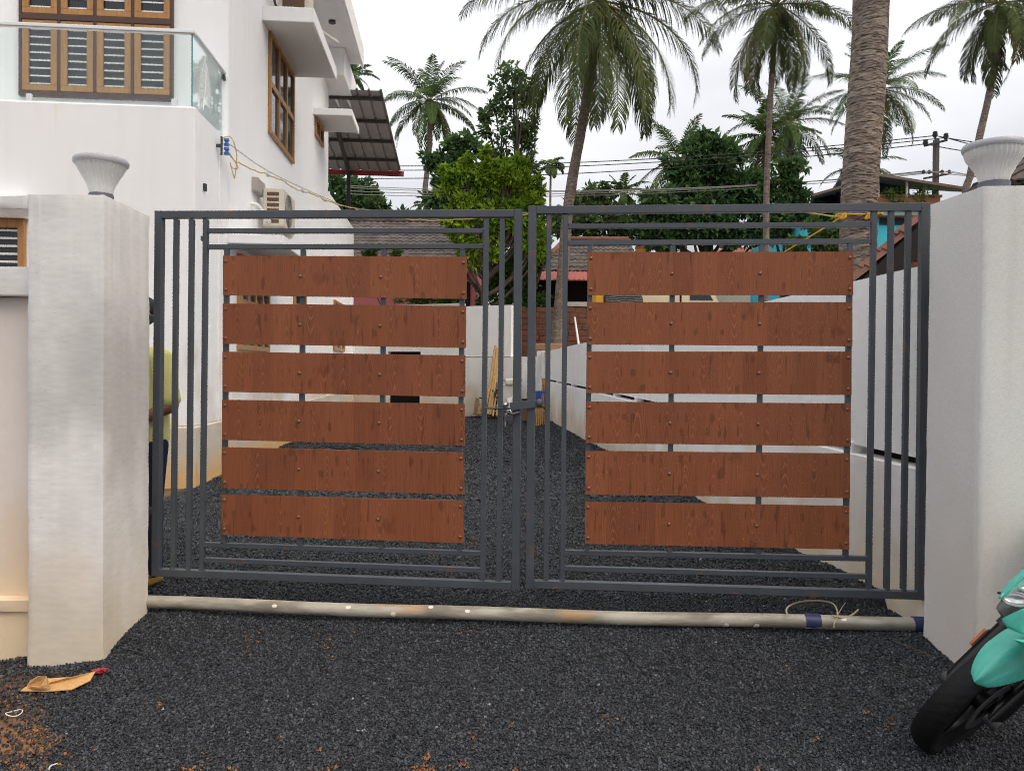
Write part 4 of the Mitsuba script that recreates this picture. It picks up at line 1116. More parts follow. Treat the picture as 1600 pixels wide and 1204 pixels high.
def frond(base, az, el, length, droop, nl, ll, rng, cols, hang=.6, width=.045, twist=0.):
    """a coconut frond: curved midrib (a thin three-sided tube) with two rows of drooping leaflets"""
    n = 22; s = np.linspace(0, 1, n); e = el - droop * s**1.35 * (1 + .0 * s); a = az + twist * s
    d = np.stack([np.cos(e) * np.cos(a), np.cos(e) * np.sin(a), np.sin(e)], -1)
    p = base + np.vstack([[0, 0, 0], np.cumsum((d[1:] + d[:-1]) / 2, 0)]) * length / (n - 1)
    out = MB().tube(p, np.linspace(length * .0085, length * .0015, n), 4); V, F = out.arr(); nv = len(V)
    C = [np.repeat([[.20, .19, .07]], nv, 0)]
    t = np.repeat(np.linspace(.13, .995, nl), 2); sg = np.tile([1., -1.], nl); t = np.clip(t + rng.uniform(-.5, .5, 2 * nl) / nl, .12, 1)
    at = lambda arr: np.stack([np.interp(t, s, arr[:, i]) for i in range(3)], -1)
    q, tg = at(p), norm(at(d)); side = norm(np.cross(tg, Z3) + 1e-6) * sg[:, None]; upn = norm(np.cross(side * sg[:, None], tg)); upn = np.where(upn[:, 2:] < 0, -upn, upn)
    prof = np.sin(np.pi * np.clip(t * .80 + .16, 0, 1))**.65; L = (ll * prof * rng.uniform(.8, 1.12, 2 * nl))[:, None]
    h = (hang * rng.uniform(.7, 1.3, 2 * nl))[:, None]
    dir1 = norm(side * .85 + tg * (.35 + .5 * t[:, None]) + upn * .22 - Z3 * h * .35 + rng.normal(size=q.shape) * .07)
    dir2 = norm(dir1 * .9 - Z3 * h * 1.15 + tg * .15 + rng.normal(size=q.shape) * .06)
    wv = norm(np.cross(dir1, upn)) * width / 2
    m1 = q + dir1 * L * .42; tip = m1 + dir2 * L * .58; m2 = m1 + (dir1 + dir2) * .5 * L * .3
    lv_ = np.stack([q - wv * .5, q + wv * .5, m1 - wv, m1 + wv, m2 - wv * .75, m2 + wv * .75, tip], 1)
    fl_ = np.array([[0, 1, 3], [0, 3, 2], [2, 3, 5], [2, 5, 4], [4, 5, 6]])
    k = rng.uniform(size=(2 * nl, 1)) * .6 + rng.uniform() * .4; c = np.asarray(cols[0]) * (1 - k) + np.asarray(cols[1]) * k
    V = np.vstack([V, lv_.reshape(-1, 3)]); F = np.vstack([F, (fl_[None] + 7 * np.arange(2 * nl)[:, None, None]).reshape(-1, 3) + nv]); C.append(np.repeat(c, 7, 0))
    return V, F, np.vstack(C)


def trunk_mesh(pts, r0, r1, k=28, bulge=.02, flare=0., seed=0, rings=None):
    c = catmull(pts, 40 if k > 20 else 8); L = np.r_[0, np.cumsum(np.linalg.norm(np.diff(c, axis=0), axis=1))]
    n = max(12, int(L[-1] / (.03 if k > 20 else .15))); s = np.linspace(0, L[-1], n); p = np.stack([np.interp(s, L, c[:, i]) for i in range(3)], -1)
    r = r0 + (r1 - r0) * s / L[-1] + flare * np.exp(-s / .8)
    th = np.arange(k) * 2 * np.pi / k; q = np.stack([np.cos(th)[None] * 1.2 + 0 * s[:, None], np.sin(th)[None] * 1.2 + 0 * s[:, None], s[:, None] * .8 + 0 * th[None]], -1)
    wob = (meshkit.fbm(q * 2 + seed, 3, seed) - .5) * bulge * 2
    ph = s[:, None] / .075 + .9 * (meshkit.fbm(q * 1.5 + 9, 2, seed + 1) - .5)
    ridge = (ph - np.floor(ph)); ridge = np.where(ridge < .12, ridge / .12, 1 - ridge * .5) * bulge * .35
    R = r[:, None] + wob + ridge
    v = p[:, None] + R[..., None] * np.stack([np.cos(th), np.sin(th), 0 * th], -1)[None]
    uv = np.stack([np.broadcast_to(th / (2 * np.pi), R.shape), np.broadcast_to(s[:, None], R.shape)], -1).reshape(-1, 2)
    i, j = np.meshgrid(np.arange(n - 1), np.arange(k), indexing='ij')
    f = np.stack([i * k + j, i * k + (j + 1) % k, (i + 1) * k + (j + 1) % k, (i + 1) * k + j], -1).reshape(-1, 4)
    return v.reshape(-1, 3), np.vstack([f[:, [0, 1, 2]], f[:, [0, 2, 3]]]), uv


PALM_D = ((.052, .075, .030), (.125, .150, .062)); PALM_G = ((.050, .095, .032), (.135, .200, .070)); PALM_Y = ((.08, .09, .03), (.17, .16, .06))


def palm(label, crown, D, trunk, tr, nf, fl, seed, cols=PALM_D, els=(1.35, -.75), nl=48, hang=.95, droop=1.2, name='coconut_palm', ll=.82, width=.045, group=None, nuts=0, az0=0., specials=()):
    """crown: pixel of the crown's heart; trunk: pixels from the foot upward"""
    rng = GEN(seed); k = thing(name, label, 'palm tree', group); c = P(*crown, D)
    tp = [P(u, v, D) for u, v in trunk] + [c - Z3 * .15]
    foot = tp[0].copy(); foot[2] = -.3
    if tp[0][2] > .5: tp = [foot] + tp
    v, f, uv = trunk_mesh(tp, tr * 1.15, tr * .8, 14 if D > 12 else 48, tr * .12, tr * .35, seed)
    add('trunk', (v, f), 'palm_bark', k, smooth=True, uv=uv)
    j = 0
    for i in range(nf):
        x = (i + .5) / nf; el = els[0] + (els[1] - els[0]) * x**.9 + rng.normal() * .08; az = az0 + i * 2.39996 + rng.normal() * .15
        V, F, C = frond(c + np.array([math.cos(az), math.sin(az), .3]) * tr * .5, az, el, fl * rng.uniform(.85, 1.1) * (.75 if x < .12 else 1), droop * rng.uniform(.8, 1.2) * (.55 if el > 1.1 else 1), nl, ll * fl / 4.2, rng, PALM_Y if (x > .8 and rng.uniform() < .3) else cols, hang * (.6 + .6 * x), width, rng.normal() * .12)
        add('frond', (V, F), 'frond', k, color=C)
    for (az, el, ln, dr_) in specials:
        ln = ln * fl / 3.6
        V, F, C = frond(c, az, el, ln, dr_, nl, ll * fl / 4.2, rng, cols, hang, width, 0); add('frond', (V, F), 'frond', k, color=C)
    if nuts:
        mb = MB()
        for _ in range(nuts):
            m = trimesh.creation.icosphere(1, .11); mb.add(m.vertices + c + np.array([*rng.normal(size=2) * .22, -.3 - rng.uniform() * .25]), m.faces)
        add('coconuts', mb, 'rachis', k, smooth=True)
    return k


# palms, near to far
gk = thing('coconut_palm', 'thick ringed palm trunk rising out of the picture behind the right leaf', 'palm tree')
gc = P(1340, 440, 8.0); gt = [np.array([gc[0] - .06, gc[1], -.3]), np.array([gc[0] - .02, gc[1], .9]), P(1340, 380, 8.0), P(1345, 270, 8.0), P(1353, 150, 8.0), P(1361, 0, 8.0), P(1368, -300, 8.0), P(1372, -1050, 8.0)]
v, f, uv = trunk_mesh(gt, .190, .15, 64, .013, .05, 5); add('trunk', (v, f), 'palm_bark', gk, smooth=True, uv=uv)
rng = GEN(15); c = gt[-1]
for i in range(22):
    x = (i + .5) / 22; V, F, C = frond(c, i * 2.4, 1.3 - 1.7 * x, 4.4, 1.1, 60, .65, rng, PALM_D, .6); add('frond', (V, F), 'frond', gk, color=C)
rp_ = thing('rope', 'yellow nylon rope knotted around the thick palm trunk', 'rope')
mb = MB()
for dz, s in ((0, 0), (.035, 1), (-.02, 2)):
    cc = P(1342, 335, 8.0); mb.tube([cc + np.array([.222 * math.cos(t), .222 * math.sin(t), dz + .02 * math.sin(2 * t + s)]) for t in np.linspace(0, 2 * math.pi, 40)], .009, 7)
for u in (1318, 1356): mb.tube(catmull([P(u, 330, 7.77), P(u + 3, 338, 7.74), P(u - 3, 341, 7.75), P(u + 2, 333, 7.73), P(u - 2, 329, 7.75)], 6), .014, 7)
mb.tube(catmull([P(1316, 338, 7.8), P(1290, 355, 8.6), P(1255, 376, 9.6), P(1225, 394, 10.6)], 5), .009, 6)
add(rp_, mb, 'rope_yellow', smooth=40)

palm('large coconut palm in the middle with long hanging dark fronds', (936, 2), 21.6, [(862, 640), (868, 545), (880, 420), (886, 340), (896, 270), (908, 205), (925, 100)], .15, 5, 4.4, 31, PALM_D, (1.35, .9), 78, 1.25, 1.2, width=.032, ll=1.0, nuts=8, az0=.9,
     specials=((3.14, .25, 3.35, 1.6), (2.95, .62, 3.6, 1.5), (3.5, -.02, 3.4, 1.5), (3.3, -.45, 3.35, 1.2), (-2.75, -.6, 3.3, 1.0), (-2.2, -.85, 3.5, .75), (-1.9, -.3, 3.3, 1.4), (-1.35, -.85, 3.6, .8), (-.95, -.7, 3.5, .95), (-.5, -.55, 3.4, 1.1), (-.1, -.15, 3.6, 1.6), (.1, .32, 3.3, 1.5), (-.4, .35, 3.5, 1.6),
               (.05, .7, 3.5, 1.5), (1.0, .2, 3.5, 1.4), (1.5, -.2, 3.4, 1.2), (2.1, .1, 3.4, 1.5), (2.5, -.5, 3.2, 1.0), (.7, -.6, 3.3, 1.0), (-1.6, .5, 3.4, 1.7), (-2.6, .45, 3.4, 1.6), (1.3, .8, 3.3, 1.3), (-1.65, -1.1, 3.1, .4), (2.0, -1.0, 3.1, .5), (.3, -.9, 3.2, .6)))
palm('tall coconut palm left of the bright green bush, its thin trunk beside the canopy', (672, 158), 43., [(668, 420), (668, 330), (664, 300), (671, 230)], .16, 30, 3.3, 32, PALM_G, (1.5, -.9), 48, 1.05, 1.1, nuts=5, width=.05)
palm('coconut palm with a slender dark trunk right of the big central palm', (1213, 8), 27., [(1196, 480), (1197, 375), (1198, 290), (1204, 150), (1210, 60)], .105, 26, 3.3, 33, PALM_D, (1.2, -1.05), 62, 1.15, 1.1, nuts=5, width=.036, az0=1., ll=1.0)
palm('shaggy coconut palm in front of the dark round tree', (1062, 250), 40., [(1068, 420), (1066, 330), (1064, 290)], .2, 22, 3.3, 34, PALM_G, (1.4, -1.1), 46, .75, 1.0, width=.05, az0=.7)
palm('coconut palm with pale brown trunk, the left one of two crowns side by side', (1196, 212), 42., [(1193, 420), (1194, 330)], .2, 20, 2.9, 35, PALM_G, (1.3, -.7), 44, .7, 1.0, width=.075, az0=2.)
palm('coconut palm with upright young fronds, the right one of two crowns side by side', (1232, 192), 40., [(1234, 430), (1233, 300)], .17, 26, 3.1, 36, PALM_G, (1.5, -1.15), 46, .75, 1.0, width=.048, nuts=4)
palm('bushy coconut palm right behind the thick ringed trunk', (1368, 140), 38., [(1352, 440), (1358, 300)], .2, 30, 3.3, 37, PALM_G, (1.4, -1.0), 50, .7, 1.0, width=.045, nuts=6, az0=.3)
palm('low palm crown peeping out left of the thick ringed trunk', (1338, 262), 42., [(1338, 440)], .2, 16, 2.5, 38, PALM_G, (1.2, -.7), 40, .7, 1.0, width=.055)
palm('leaning coconut palm at the far right above the lamp', (1562, 5), 26., [(1508, 330), (1516, 275), (1530, 215), (1545, 150), (1555, 100)], .12, 28, 2.9, 39, PALM_D, (1.2, -1.2), 58, 1.15, 1.1, width=.036, nuts=6, ll=1.0)
palm('small areca palm against the sky left of the big palm trunk', (861, 258), 55., [(859, 400), (860, 300)], .09, 11, 1.25, 40, PALM_G, (1.2, -.35), 22, .7, 1.5, name='areca_palm', width=.10, ll=1.6)
palm('low light green palm between the big trunk and the shaggy palm', (972, 302), 45., [(975, 420), (974, 360)], .12, 18, 1.9, 41, ((.05, .10, .03), (.13, .19, .06)), (1.4, -.5), 34, .6, 1.0, width=.08, ll=.8)
palm('distant palm top showing above the terrace roof of the house', (549, 118), 60., [(547, 330)], .15, 14, 2.1, 42, PALM_G, (1.3, -.2), 34, .7, 1.0, width=.1)
palm('small palm fronds beside the thin trunk on the left', (668, 322), 48., [(668, 420)], .09, 8, 1.3, 43, PALM_D, (1.0, .1), 26, .8, 1.5, name='areca_palm', width=.09, ll=1.1)

tree('tall slender tree with airy dark foliage left of the central palm', 27., [(800, 130, 36, 38), (780, 165, 24, 26), (825, 150, 26, 34), (795, 215, 42, 34), (762, 195, 20, 22), (832, 205, 26, 30), (775, 250, 38, 30), (815, 262, 30, 34), (790, 300, 34, 30)], 3000, .23, DULL, [(792, 560)], 51, tr=.13, clump=14)
tree('dark leafy tree behind the bright green bush', 33., [(700, 262, 42, 42), (735, 230, 36, 30), (720, 290, 52, 40), (690, 315, 30, 40), (760, 280, 40, 50), (740, 350, 60, 50)], 8500, .34, DARK, [(725, 560)], 52)
tree('bright yellow green bushy tree above the left leaf of the gate', 22., [(735, 275, 34, 26), (765, 290, 46, 34), (800, 285, 40, 28), (820, 310, 32, 32), (745, 320, 44, 34), (785, 340, 56, 44), (730, 365, 30, 40), (815, 365, 36, 46), (835, 330, 20, 36), (712, 300, 26, 36), (704, 270, 16, 18), (770, 264, 28, 18), (722, 340, 30, 30), (835, 385, 26, 40), (762, 246, 10, 16), (816, 258, 11, 15), (729, 255, 12, 14), (791, 256, 15, 12), (843, 296, 10, 16), (748, 400, 40, 44)], 12000, .21, LIME, [(775, 560)], 53, name='green_bush_tree')
tree('dark creeper covered tree behind the meeting stiles of the gate', 23.5, [(790, 420, 44, 44), (825, 400, 38, 46), (810, 455, 46, 36), (770, 450, 30, 34), (845, 380, 22, 40)], 9000, .16, MID, [(805, 600)], 54)
tree('dark tree under the terrace canopy beside the house', 34., [(548, 305, 34, 30), (575, 300, 30, 32), (560, 335, 42, 32), (585, 330, 26, 26), (530, 290, 24, 20), (575, 360, 50, 24), (640, 352, 44, 22), (540, 355, 36, 26)], 6500, .34, DARK, [(560, 560)], 55)
tree('broad dark round tree filling the background above the right leaf', 36., [(1110, 232, 44, 34), (1080, 275, 50, 44), (1140, 270, 50, 44), (1170, 310, 54, 40), (1100, 325, 70, 44), (1040, 320, 50, 40), (1030, 355, 60, 36), (1140, 360, 80, 36), (1220, 325, 44, 40), (1215, 365, 54, 30)], 15000, .42, DARK, [(1120, 560)], 56, tr=.3)
tree('mid green tree between the central palm and the shaggy palm', 40., [(905, 325, 30, 34), (935, 310, 26, 32), (880, 350, 34, 34), (925, 352, 44, 30), (960, 345, 28, 26), (985, 360, 40, 24)], 5200, .40, DULL, [(920, 560)], 57)
tree('dark tree with large glossy leaves left of the thick ringed trunk', 30., [(1235, 262, 30, 22), (1215, 290, 34, 24), (1250, 300, 22, 16), (1260, 345, 40, 30), (1300, 352, 34, 26), (1285, 385, 50, 24), (1225, 340, 36, 40), (1330, 380, 24, 20)], 5200, .30, DARK, [(1230, 560)], 58, tr=.2)
tree('small mango tree by the blue building', 24., [(1318, 350, 22, 18), (1290, 372, 40, 24), (1330, 368, 26, 20), (1272, 352, 20, 18), (1250, 382, 26, 16), (1300, 396, 40, 16)], 4200, .17, MID, [(1310, 560)], 59, tr=.09)
tree('green shrub in front of the tiled roof on the left', 24.5, [(580, 395, 12, 8), (620, 398, 8, 10), (680, 470, 50, 12), (640, 468, 40, 10)], 900, .16, MID, [(620, 600)], 60, cat='shrub', name='garden_shrub', tr=.04)
# a far wood that closes the view low down
rng = GEN(70); L = []
for x in np.arange(-75, 78, 3.4):
    y = 75 + rng.uniform(-9, 12); h = rng.uniform(3.0, 5.2); L.append(leaf_cloud((x + rng.uniform(-1, 1), y, h * .5), (3.4, 3, h * .62), 420, .75, rng, (DARK, MID, DULL)[rng.integers(3)], 20))
v, f, c = join(L); labels[add('distant_trees', (v, f), 'leaf', color=c)] = {'label': 'far line of mixed green trees closing the view behind the houses', 'category': 'trees', 'kind': 'stuff'}

# ---------------------------------------------------------------- neighbours behind the yard
AX0 = np.eye(3)


def tile_plane(k, a, b, c, d, nu, nv, m, name='tiles', amp=.035, lift=.03, parts=False):
    """interlocking clay tiles over the roof slope a (eave left), b (eave right), c (ridge right), d (ridge left)"""
    a, b, c, d = map(np.asarray, (a, b, c, d)); up = norm(np.cross(b - a, d - a)); up = up if up[2] > 0 else -up
    V, F = [], []; mu = 6; n = 0; rng = GEN(nu * 31 + nv)
    for j in range(nv):
        for i in range(nu):
            q = []; jt = rng.normal() * .12 * lift
            for y, h in ((j / nv, lift + jt), ((j + 1.12) / nv, .004 + jt)):
                for x in np.linspace(i / nu, (i + 1) / nu, mu):
                    p = (a + (b - a) * x) * (1 - y) + (d + (c - d) * x) * y; fr = (x * nu - i)
                    q.append(p + up * (h + amp * (.5 - .5 * math.cos(2 * math.pi * fr))))
            low = [p_ - up * lift * .9 for p_ in q[:mu]]
            V_ = np.array(q + low)
            F_ = [[t, t + 1, mu + t + 1] for t in range(mu - 1)] + [[t, mu + t + 1, mu + t] for t in range(mu - 1)] + [[2 * mu + t, t + 1, t] for t in range(mu - 1)] + [[2 * mu + t, 2 * mu + t + 1, t + 1] for t in range(mu - 1)]
            if parts: add('tile', (V_, np.array(F_)), m, k)
            else: V.append(V_); F.append(np.array(F_) + n); n += len(V_)
    if not parts: add(name, (np.vstack(V), np.vstack(F)), m, k, kind='stuff', label='rows of weathered clay tiles')


def slab4(a, b, c, d, th):
    t = np.array([a, b, c, d]); up = norm(np.cross(t[1] - t[0], t[3] - t[0])); up = up if up[2] > 0 else -up
    m = MB().box8(np.vstack([t - up * th, t - up * .002]))
    return m


# left tiled house
k = thing('tiled_house', 'low house with long grey brown clay tile roof left of the palms', 'house')
D0, D1_ = 27.5, 31.
a, b, c, d = P(520, 408, D0), P(762, 408, D0), P(752, 346, D1_), P(530, 349, D1_)
for q in (a, b): q[2] = P(640, 408, D0)[2]
for q in (c, d): q[2] = P(640, 347, D1_)[2]
add('roof', slab4(a, b, c, d, .12), 'tile', k); tile_plane(k, a, b, c, d, 22, 13, 'tile')
add('wall', MB().box8(np.array([[a[0] + .3, D0 + .5, -.2], [b[0] - .4, D0 + .5, -.2], [b[0] - .4, D1_ + 2, -.2], [a[0] + .3, D1_ + 2, -.2], [a[0] + .3, D0 + .5, a[2] - .05], [b[0] - .4, D0 + .5, a[2] - .05], [b[0] - .4, D1_ + 2, a[2] + .6], [a[0] + .3, D1_ + 2, a[2] + .6]])), 'pink_wall', k)
add('window', MB().box((P(727, 440, D0 + .5)[0], D0 + .44, P(727, 478, D0 + .5)[2]), (P(735, 440, D0 + .5)[0], D0 + .498, P(727, 440, D0 + .5)[2])), 'dark_void', k)
add('ridge', MB().tube([d + Z3 * .05, c + Z3 * .05], .11, 10), 'tile', k, smooth=50)
k = thing('brown_shed', 'brown walled outbuilding showing above the long tiled roof', 'shed')
p, q = P(607, 341, 36.), P(676, 341, 36.)
add('wall', MB().box((p[0], 36, -.2), (q[0], 39, p[2]), None, (0, 0, 0), .02), 'brown_wall', k)
add('roof', MB().box((p[0] - .3, 35.6, p[2] + .002), (q[0] + .3, 39.4, p[2] + .12)), 'sheet_brown', k)
# middle tiled house
k = thing('tiled_house', 'house with hipped clay tile roof and red awning behind the brick wall', 'house')
D0, D1_ = 25., 28.4
a, b, c, d = P(838, 424, D0), P(1010, 424, D0), P(982, 381, D1_), P(884, 373, D1_)
for q in (a, b): q[2] = P(900, 424, D0)[2]
for q in (c, d): q[2] = P(900, 376, D1_)[2]
add('roof', slab4(a, b, c, d, .12), 'tile', k); tile_plane(k, a, b, c, d, 15, 9, 'tile')
e = P(800, 420, D1_ + 2); e[2] = a[2]
add('hip', slab4(e, a, d, d + [.2, 2, 0], .1), 'tile', k)
add('ridge', MB().tube([d + Z3 * .05, c + Z3 * .05], .11, 10).tube([a + Z3 * .06, d + Z3 * .06], .10, 10), 'tile_red', k, smooth=50)
f0, f1 = P(846, 425, D0 - .1), P(1000, 425, D0 - .1); g0, g1 = P(836, 438, D0 - 1.0), P(1012, 437, D0 - 1.0)
f0[2] = f1[2] = a[2] - .02; g0[2] = g1[2] = P(900, 437, D0 - 1)[2]
add('awning', slab4(g0, g1, f1, f0, .03), 'sheet_red', k)
mb = MB()
for t in np.linspace(0, 1, 24): mb.bar(g0 + (g1 - g0) * t, f0 + (f1 - f0) * t, .05, .04, norm(g1 - g0))
add('awning_ribs', mb, 'sheet_red', k)
add('wall', MB().box((e[0] + .5, D0 + 2.2, -.2), (b[0] - .3, D0 + 3.2, a[2] - .05)), 'timber_black', k)
add('side_wall', MB().box((P(806, 430, D0 + 1)[0], D0 + .6, -.2), (P(826, 430, D0 + 1)[0], D0 + 1.6, a[2] - .1)), 'beige_trim', k)
add('post', MB().bar(P(1000, 560, D0 - .8), g1 - Z3 * .03, .12, .12, RR), 'beige_trim', k)
zt_ = P(900, 472, D0 - 1.2)[2]
add('parapet', MB().box((P(884, 470, D0 - 1.2)[0], D0 - 1.3, zt_ - .14), (P(1010, 470, D0 - 1.2)[0], D0 - 1.1, zt_), None, (0, 0, 0), .01), 'beige_trim', k)

# laterite brick wall behind the back wall, brick by brick
k = thing('brick_wall', 'rough red laterite brick wall behind the white back wall', 'wall')
Yb = 22.9; x0, x1 = P(793, 500, Yb)[0], P(935, 500, Yb)[0]; zt_ = P(860, 480, Yb)[2]; ch = .172; rng = GEN(12)
add('mortar_bed', MB().box((x0 + .02, Yb + .012, -.2), (x1 - .02, Yb + .2, zt_ - .02)), 'mortar', k)
nrow = 11
for j in range(nrow):
    z1 = zt_ - j * ch; x = x0 - (.2 if j % 2 else 0)
    while x < x1:
        L_ = .30 * rng.uniform(.85, 1.12); a_, b_ = max(x, x0), min(x + L_ - .02, x1)
        if b_ - a_ > .06:
            dz = rng.normal() * .012
            add('brick', MB().box((a_, Yb + rng.uniform(-.02, .005), z1 - ch + .02 + dz), (b_, Yb + .15, z1 + dz), None, (0, 0, 0), .015), 'laterite', k)
        x += L_
k = thing('steel_rod', 'thin white rod leaning against the brick wall', 'rod')
add(k, MB().tube([P(906, 549, 19.5), P(898, 496, 22.7)], .028, 8), 'white_bar', smooth=40)
k = thing('wall_slab', 'grey concrete slab standing by the palm trunk in front of the bricks', 'slab')
add(k, MB().box((P(871, 520, 22.3)[0], 22.3, .9), (P(880, 520, 22.3)[0], 22.42, P(875, 502, 22.3)[2]), None, (0, 0, 0), .01), 'cement_warm')
k = thing('cut_stone', 'orange tan stone block lying on the corner of the back wall', 'stone block')
add(k, MB().box((-.42, -.1, -.08), (.42, .1, .10), np.array([BD, -BN, Z3]), bw0 + Z3 * (zt1 + .10) + WRD * -.8 + WRN * .0 + np.array([.05, 0, .12]), .02), 'terracotta')

# far pieces above the right leaf
D = 40.; k = thing('water_tank', 'orange plastic water tank above the middle tiled house', 'tank')
o = P(1003, 396, D); w = D / FPX
add('body', MB().lathe([(0, -.3), (11 * w, -.3), (11 * w, .12), (10 * w, .2), (11 * w, .25), (11 * w, .34), (8 * w, .45), (0, .5)], 24, o), 'tank_orange', k, smooth=50)
add('stand', MB().box((-.5, -.5, -o[2] - .2), (.5, .5, -.302), None, o), 'brown_wall', k)
k = thing('red_roofed_house', 'house with an orange red sheet roof behind the right leaf of the gate', 'house')
a, b, c, d = P(1085, 402, 40), P(1195, 402, 40), P(1178, 386, 43), P(1136, 386, 43)
for q in (a, b): q[2] = P(1140, 402, 40)[2]
for q in (c, d): q[2] = P(1150, 386, 43)[2]
add('roof', slab4(a, b, c, d, .1), 'sheet_red', k)
add('wall', MB().box((a[0] + .3, 40.6, -.2), (b[0] - .3, 43, a[2] - .1)), 'beige_trim', k)

# blue building with a roofed terrace
k = thing('blue_building', 'bright turquoise building with a dark sheet roofed terrace behind the thick palm trunk', 'building')
D = 27.; X0, X1 = P(1284, 340, D)[0], P(1470, 340, D)[0]; zt_ = P(1400, 326, D)[2]
add('wall', MB().box((P(1360, 340, D)[0], D, -.2), (X1, D + 8, zt_), None, (0, 0, 0), .02), 'blue_wall', k)
add('side_wing', MB().box((X0, D + 1.5, -.2), (P(1360, 340, D)[0] - .01, D + 8, P(1300, 336, D)[2]), None, (0, 0, 0), .02), 'blue_wall', k)
for u in (1381, 1405, 1430):
    p = P(u, 346, D); add('vent', MB().box((p[0] - .16, D - .03, p[2] - .12), (p[0] + .16, D - .002, p[2] + .12)), 'navy', k)
    add('sunshade', MB().box((p[0] - .3, D - .3, p[2] + .15), (p[0] + .3, D - .002, p[2] + .21)), 'terracotta', k)
zp2 = P(1400, 308, D)[2]
for i, u in enumerate(np.linspace(1372, 1466, 30)):
    p = P(u, 315, D); add('baluster', MB().box((p[0] - .055, D - .05, zt_ + .002), (p[0] + .055, D + .05, zp2), None, (0, 0, 0), .02), 'terracotta', k)
add('parapet_rail', MB().box((P(1366, 315, D)[0], D - .08, zp2 + .001), (X1, D + .08, zp2 + .08)), 'terracotta', k)
a, b, c, d = P(1366, 271, D - .5), P(1512, 294, D - .5), P(1540, 300, D + 4), P(1366, 290, D + 6)
add('terrace_roof', MB().box8(np.array([a - Z3 * .06, b - Z3 * .06, c - Z3 * .06, d - Z3 * .06, a + Z3 * .03, b + Z3 * .03, c + Z3 * .03, d + Z3 * .03])), 'sheet_brown', k)
add('terrace_back', MB().box((P(1366, 300, D)[0], D + 3, zt_), (P(1490, 300, D)[0], D + 3.2, P(1400, 284, D + 3)[2])), 'navy', k)
for u in (1372, 1417): add('post', MB().bar(P(u, 308, D - .3), P(u, 276 if u < 1400 else 283, D - .3), .06, .06, RR), 'beige_trim', k)
a, b, c, d = P(1270, 304, D + 1), P(1340, 284, D + 1), P(1345, 300, D + 5), P(1276, 312, D + 5)
add('side_roof', MB().box8(np.array([a - Z3 * .06, b - Z3 * .06, c - Z3 * .06, d - Z3 * .06, a + Z3 * .03, b + Z3 * .03, c + Z3 * .03, d + Z3 * .03])), 'sheet_brown', k)
add('side_back', MB().box((P(1278, 310, D + 3)[0], D + 3.5, P(1300, 330, D)[2]), (P(1352, 310, D + 3)[0], D + 3.7, P(1300, 300, D + 3)[2])), 'navy', k)
rng = GEN(33); L = [leaf_cloud(P(u, 305, D - .2), (.35, .25, .28), 70, .14, rng, MID, 10) for u in (1385, 1398, 1412, 1438, 1446)]
v, f, c = join(L); labels[add('terrace_plants', (v, f), 'leaf', color=c)] = {'label': 'green pot plants along the terrace edge of the turquoise building', 'category': 'plants', 'kind': 'stuff'}

# electricity pole and wires
D = 30.; k = thing('utility_pole', 'grey concrete electricity pole with cross arms and insulators at the right', 'pole')
pt, pb_ = P(1463, 218, D), P(1459, 420, D); pb_[2] = -.2
add('shaft', MB().bar(pb_, pt, .17, .2, RR, .02), 'pole_concrete', k)
ca, cb = P(1444, 228, D - .12), P(1480, 219, D - .12); add('cross_arm', MB().bar(ca, cb, .08, .07, Z3), 'dark_iron', k)
ca2, cb2 = P(1443, 279, D - .12), P(1486, 271, D - .12); add('cross_arm', MB().bar(ca2, cb2, .07, .06, Z3), 'dark_iron', k)
IP = [P(1446, 225, D - .12), P(1461, 212, D), P(1478, 215, D - .12)]
for p in IP: add('insulator', MB().lathe([(0, -.06), (.05, -.06), (.09, .03), (.10, .08), (.07, .1), (.09, .15), (.05, .19), (0, .2)], 14, p - Z3 * .02), 'dark_iron', k, smooth=40)
add('insulator', MB().tube([pt - Z3 * .02, IP[1] - Z3 * .05], .03, 8), 'dark_iron', k)
IL = [P(u, 272, D - .12) for u in (1443, 1452, 1472, 1483)]
for p in IL: add('insulator', MB().lathe([(0, -.05), (.05, -.05), (.06, .05), (.03, .1), (0, .11)], 12, p + Z3 * .06), 'dark_iron', k, smooth=40)
add('stay', MB().bar(P(1420, 313, D - .3), P(1452, 285, D - .3), .06, .06, Z3), 'dark_iron', k)


def wire(a, b, sag, r=.011):
    t = np.linspace(0, 1, 28)[:, None]; return MB().tube(np.asarray(a) * (1 - t) + np.asarray(b) * t - Z3 * sag * 4 * t * (1 - t), r, 5)


WL = 'thin overhead electric wire crossing the sky from the pole, '
for i, (p, ul, vl, ur, vr) in enumerate(((IP[0], 560, 279, 1700, 245), (IP[1], 560, 259, 1700, 226), (IP[2], 560, 266, 1700, 247))):
    k = thing('overhead_wire', WL + ('lowest of the top three', 'uppermost of all', 'second from the top')[i], 'wire', 'overhead wires at the pole')
    m = wire(p, P(ul, vl, D + 4), .35, .02); m2 = wire(p, P(ur, vr, D - 3), .2, .02); m.add(*m2.arr()); add(k, m, 'wire_dark')
for i, (p, vl) in enumerate(zip(IL, (298, 293, 290, 303))):
    k = thing('overhead_wire', ('low slack service wire running left from the lower cross arm, ' + ('leftmost insulator', 'second insulator', 'third insulator', 'rightmost insulator')[i]), 'wire', 'overhead wires at the pole')
    m = wire(p + Z3 * .12, P(540, vl, D + 3), .45, .016); m2 = wire(p + Z3 * .12, P(1700, 278 + 3 * i, D - 2), .15, .014); m.add(*m2.arr()); add(k, m, 'cable_grey')

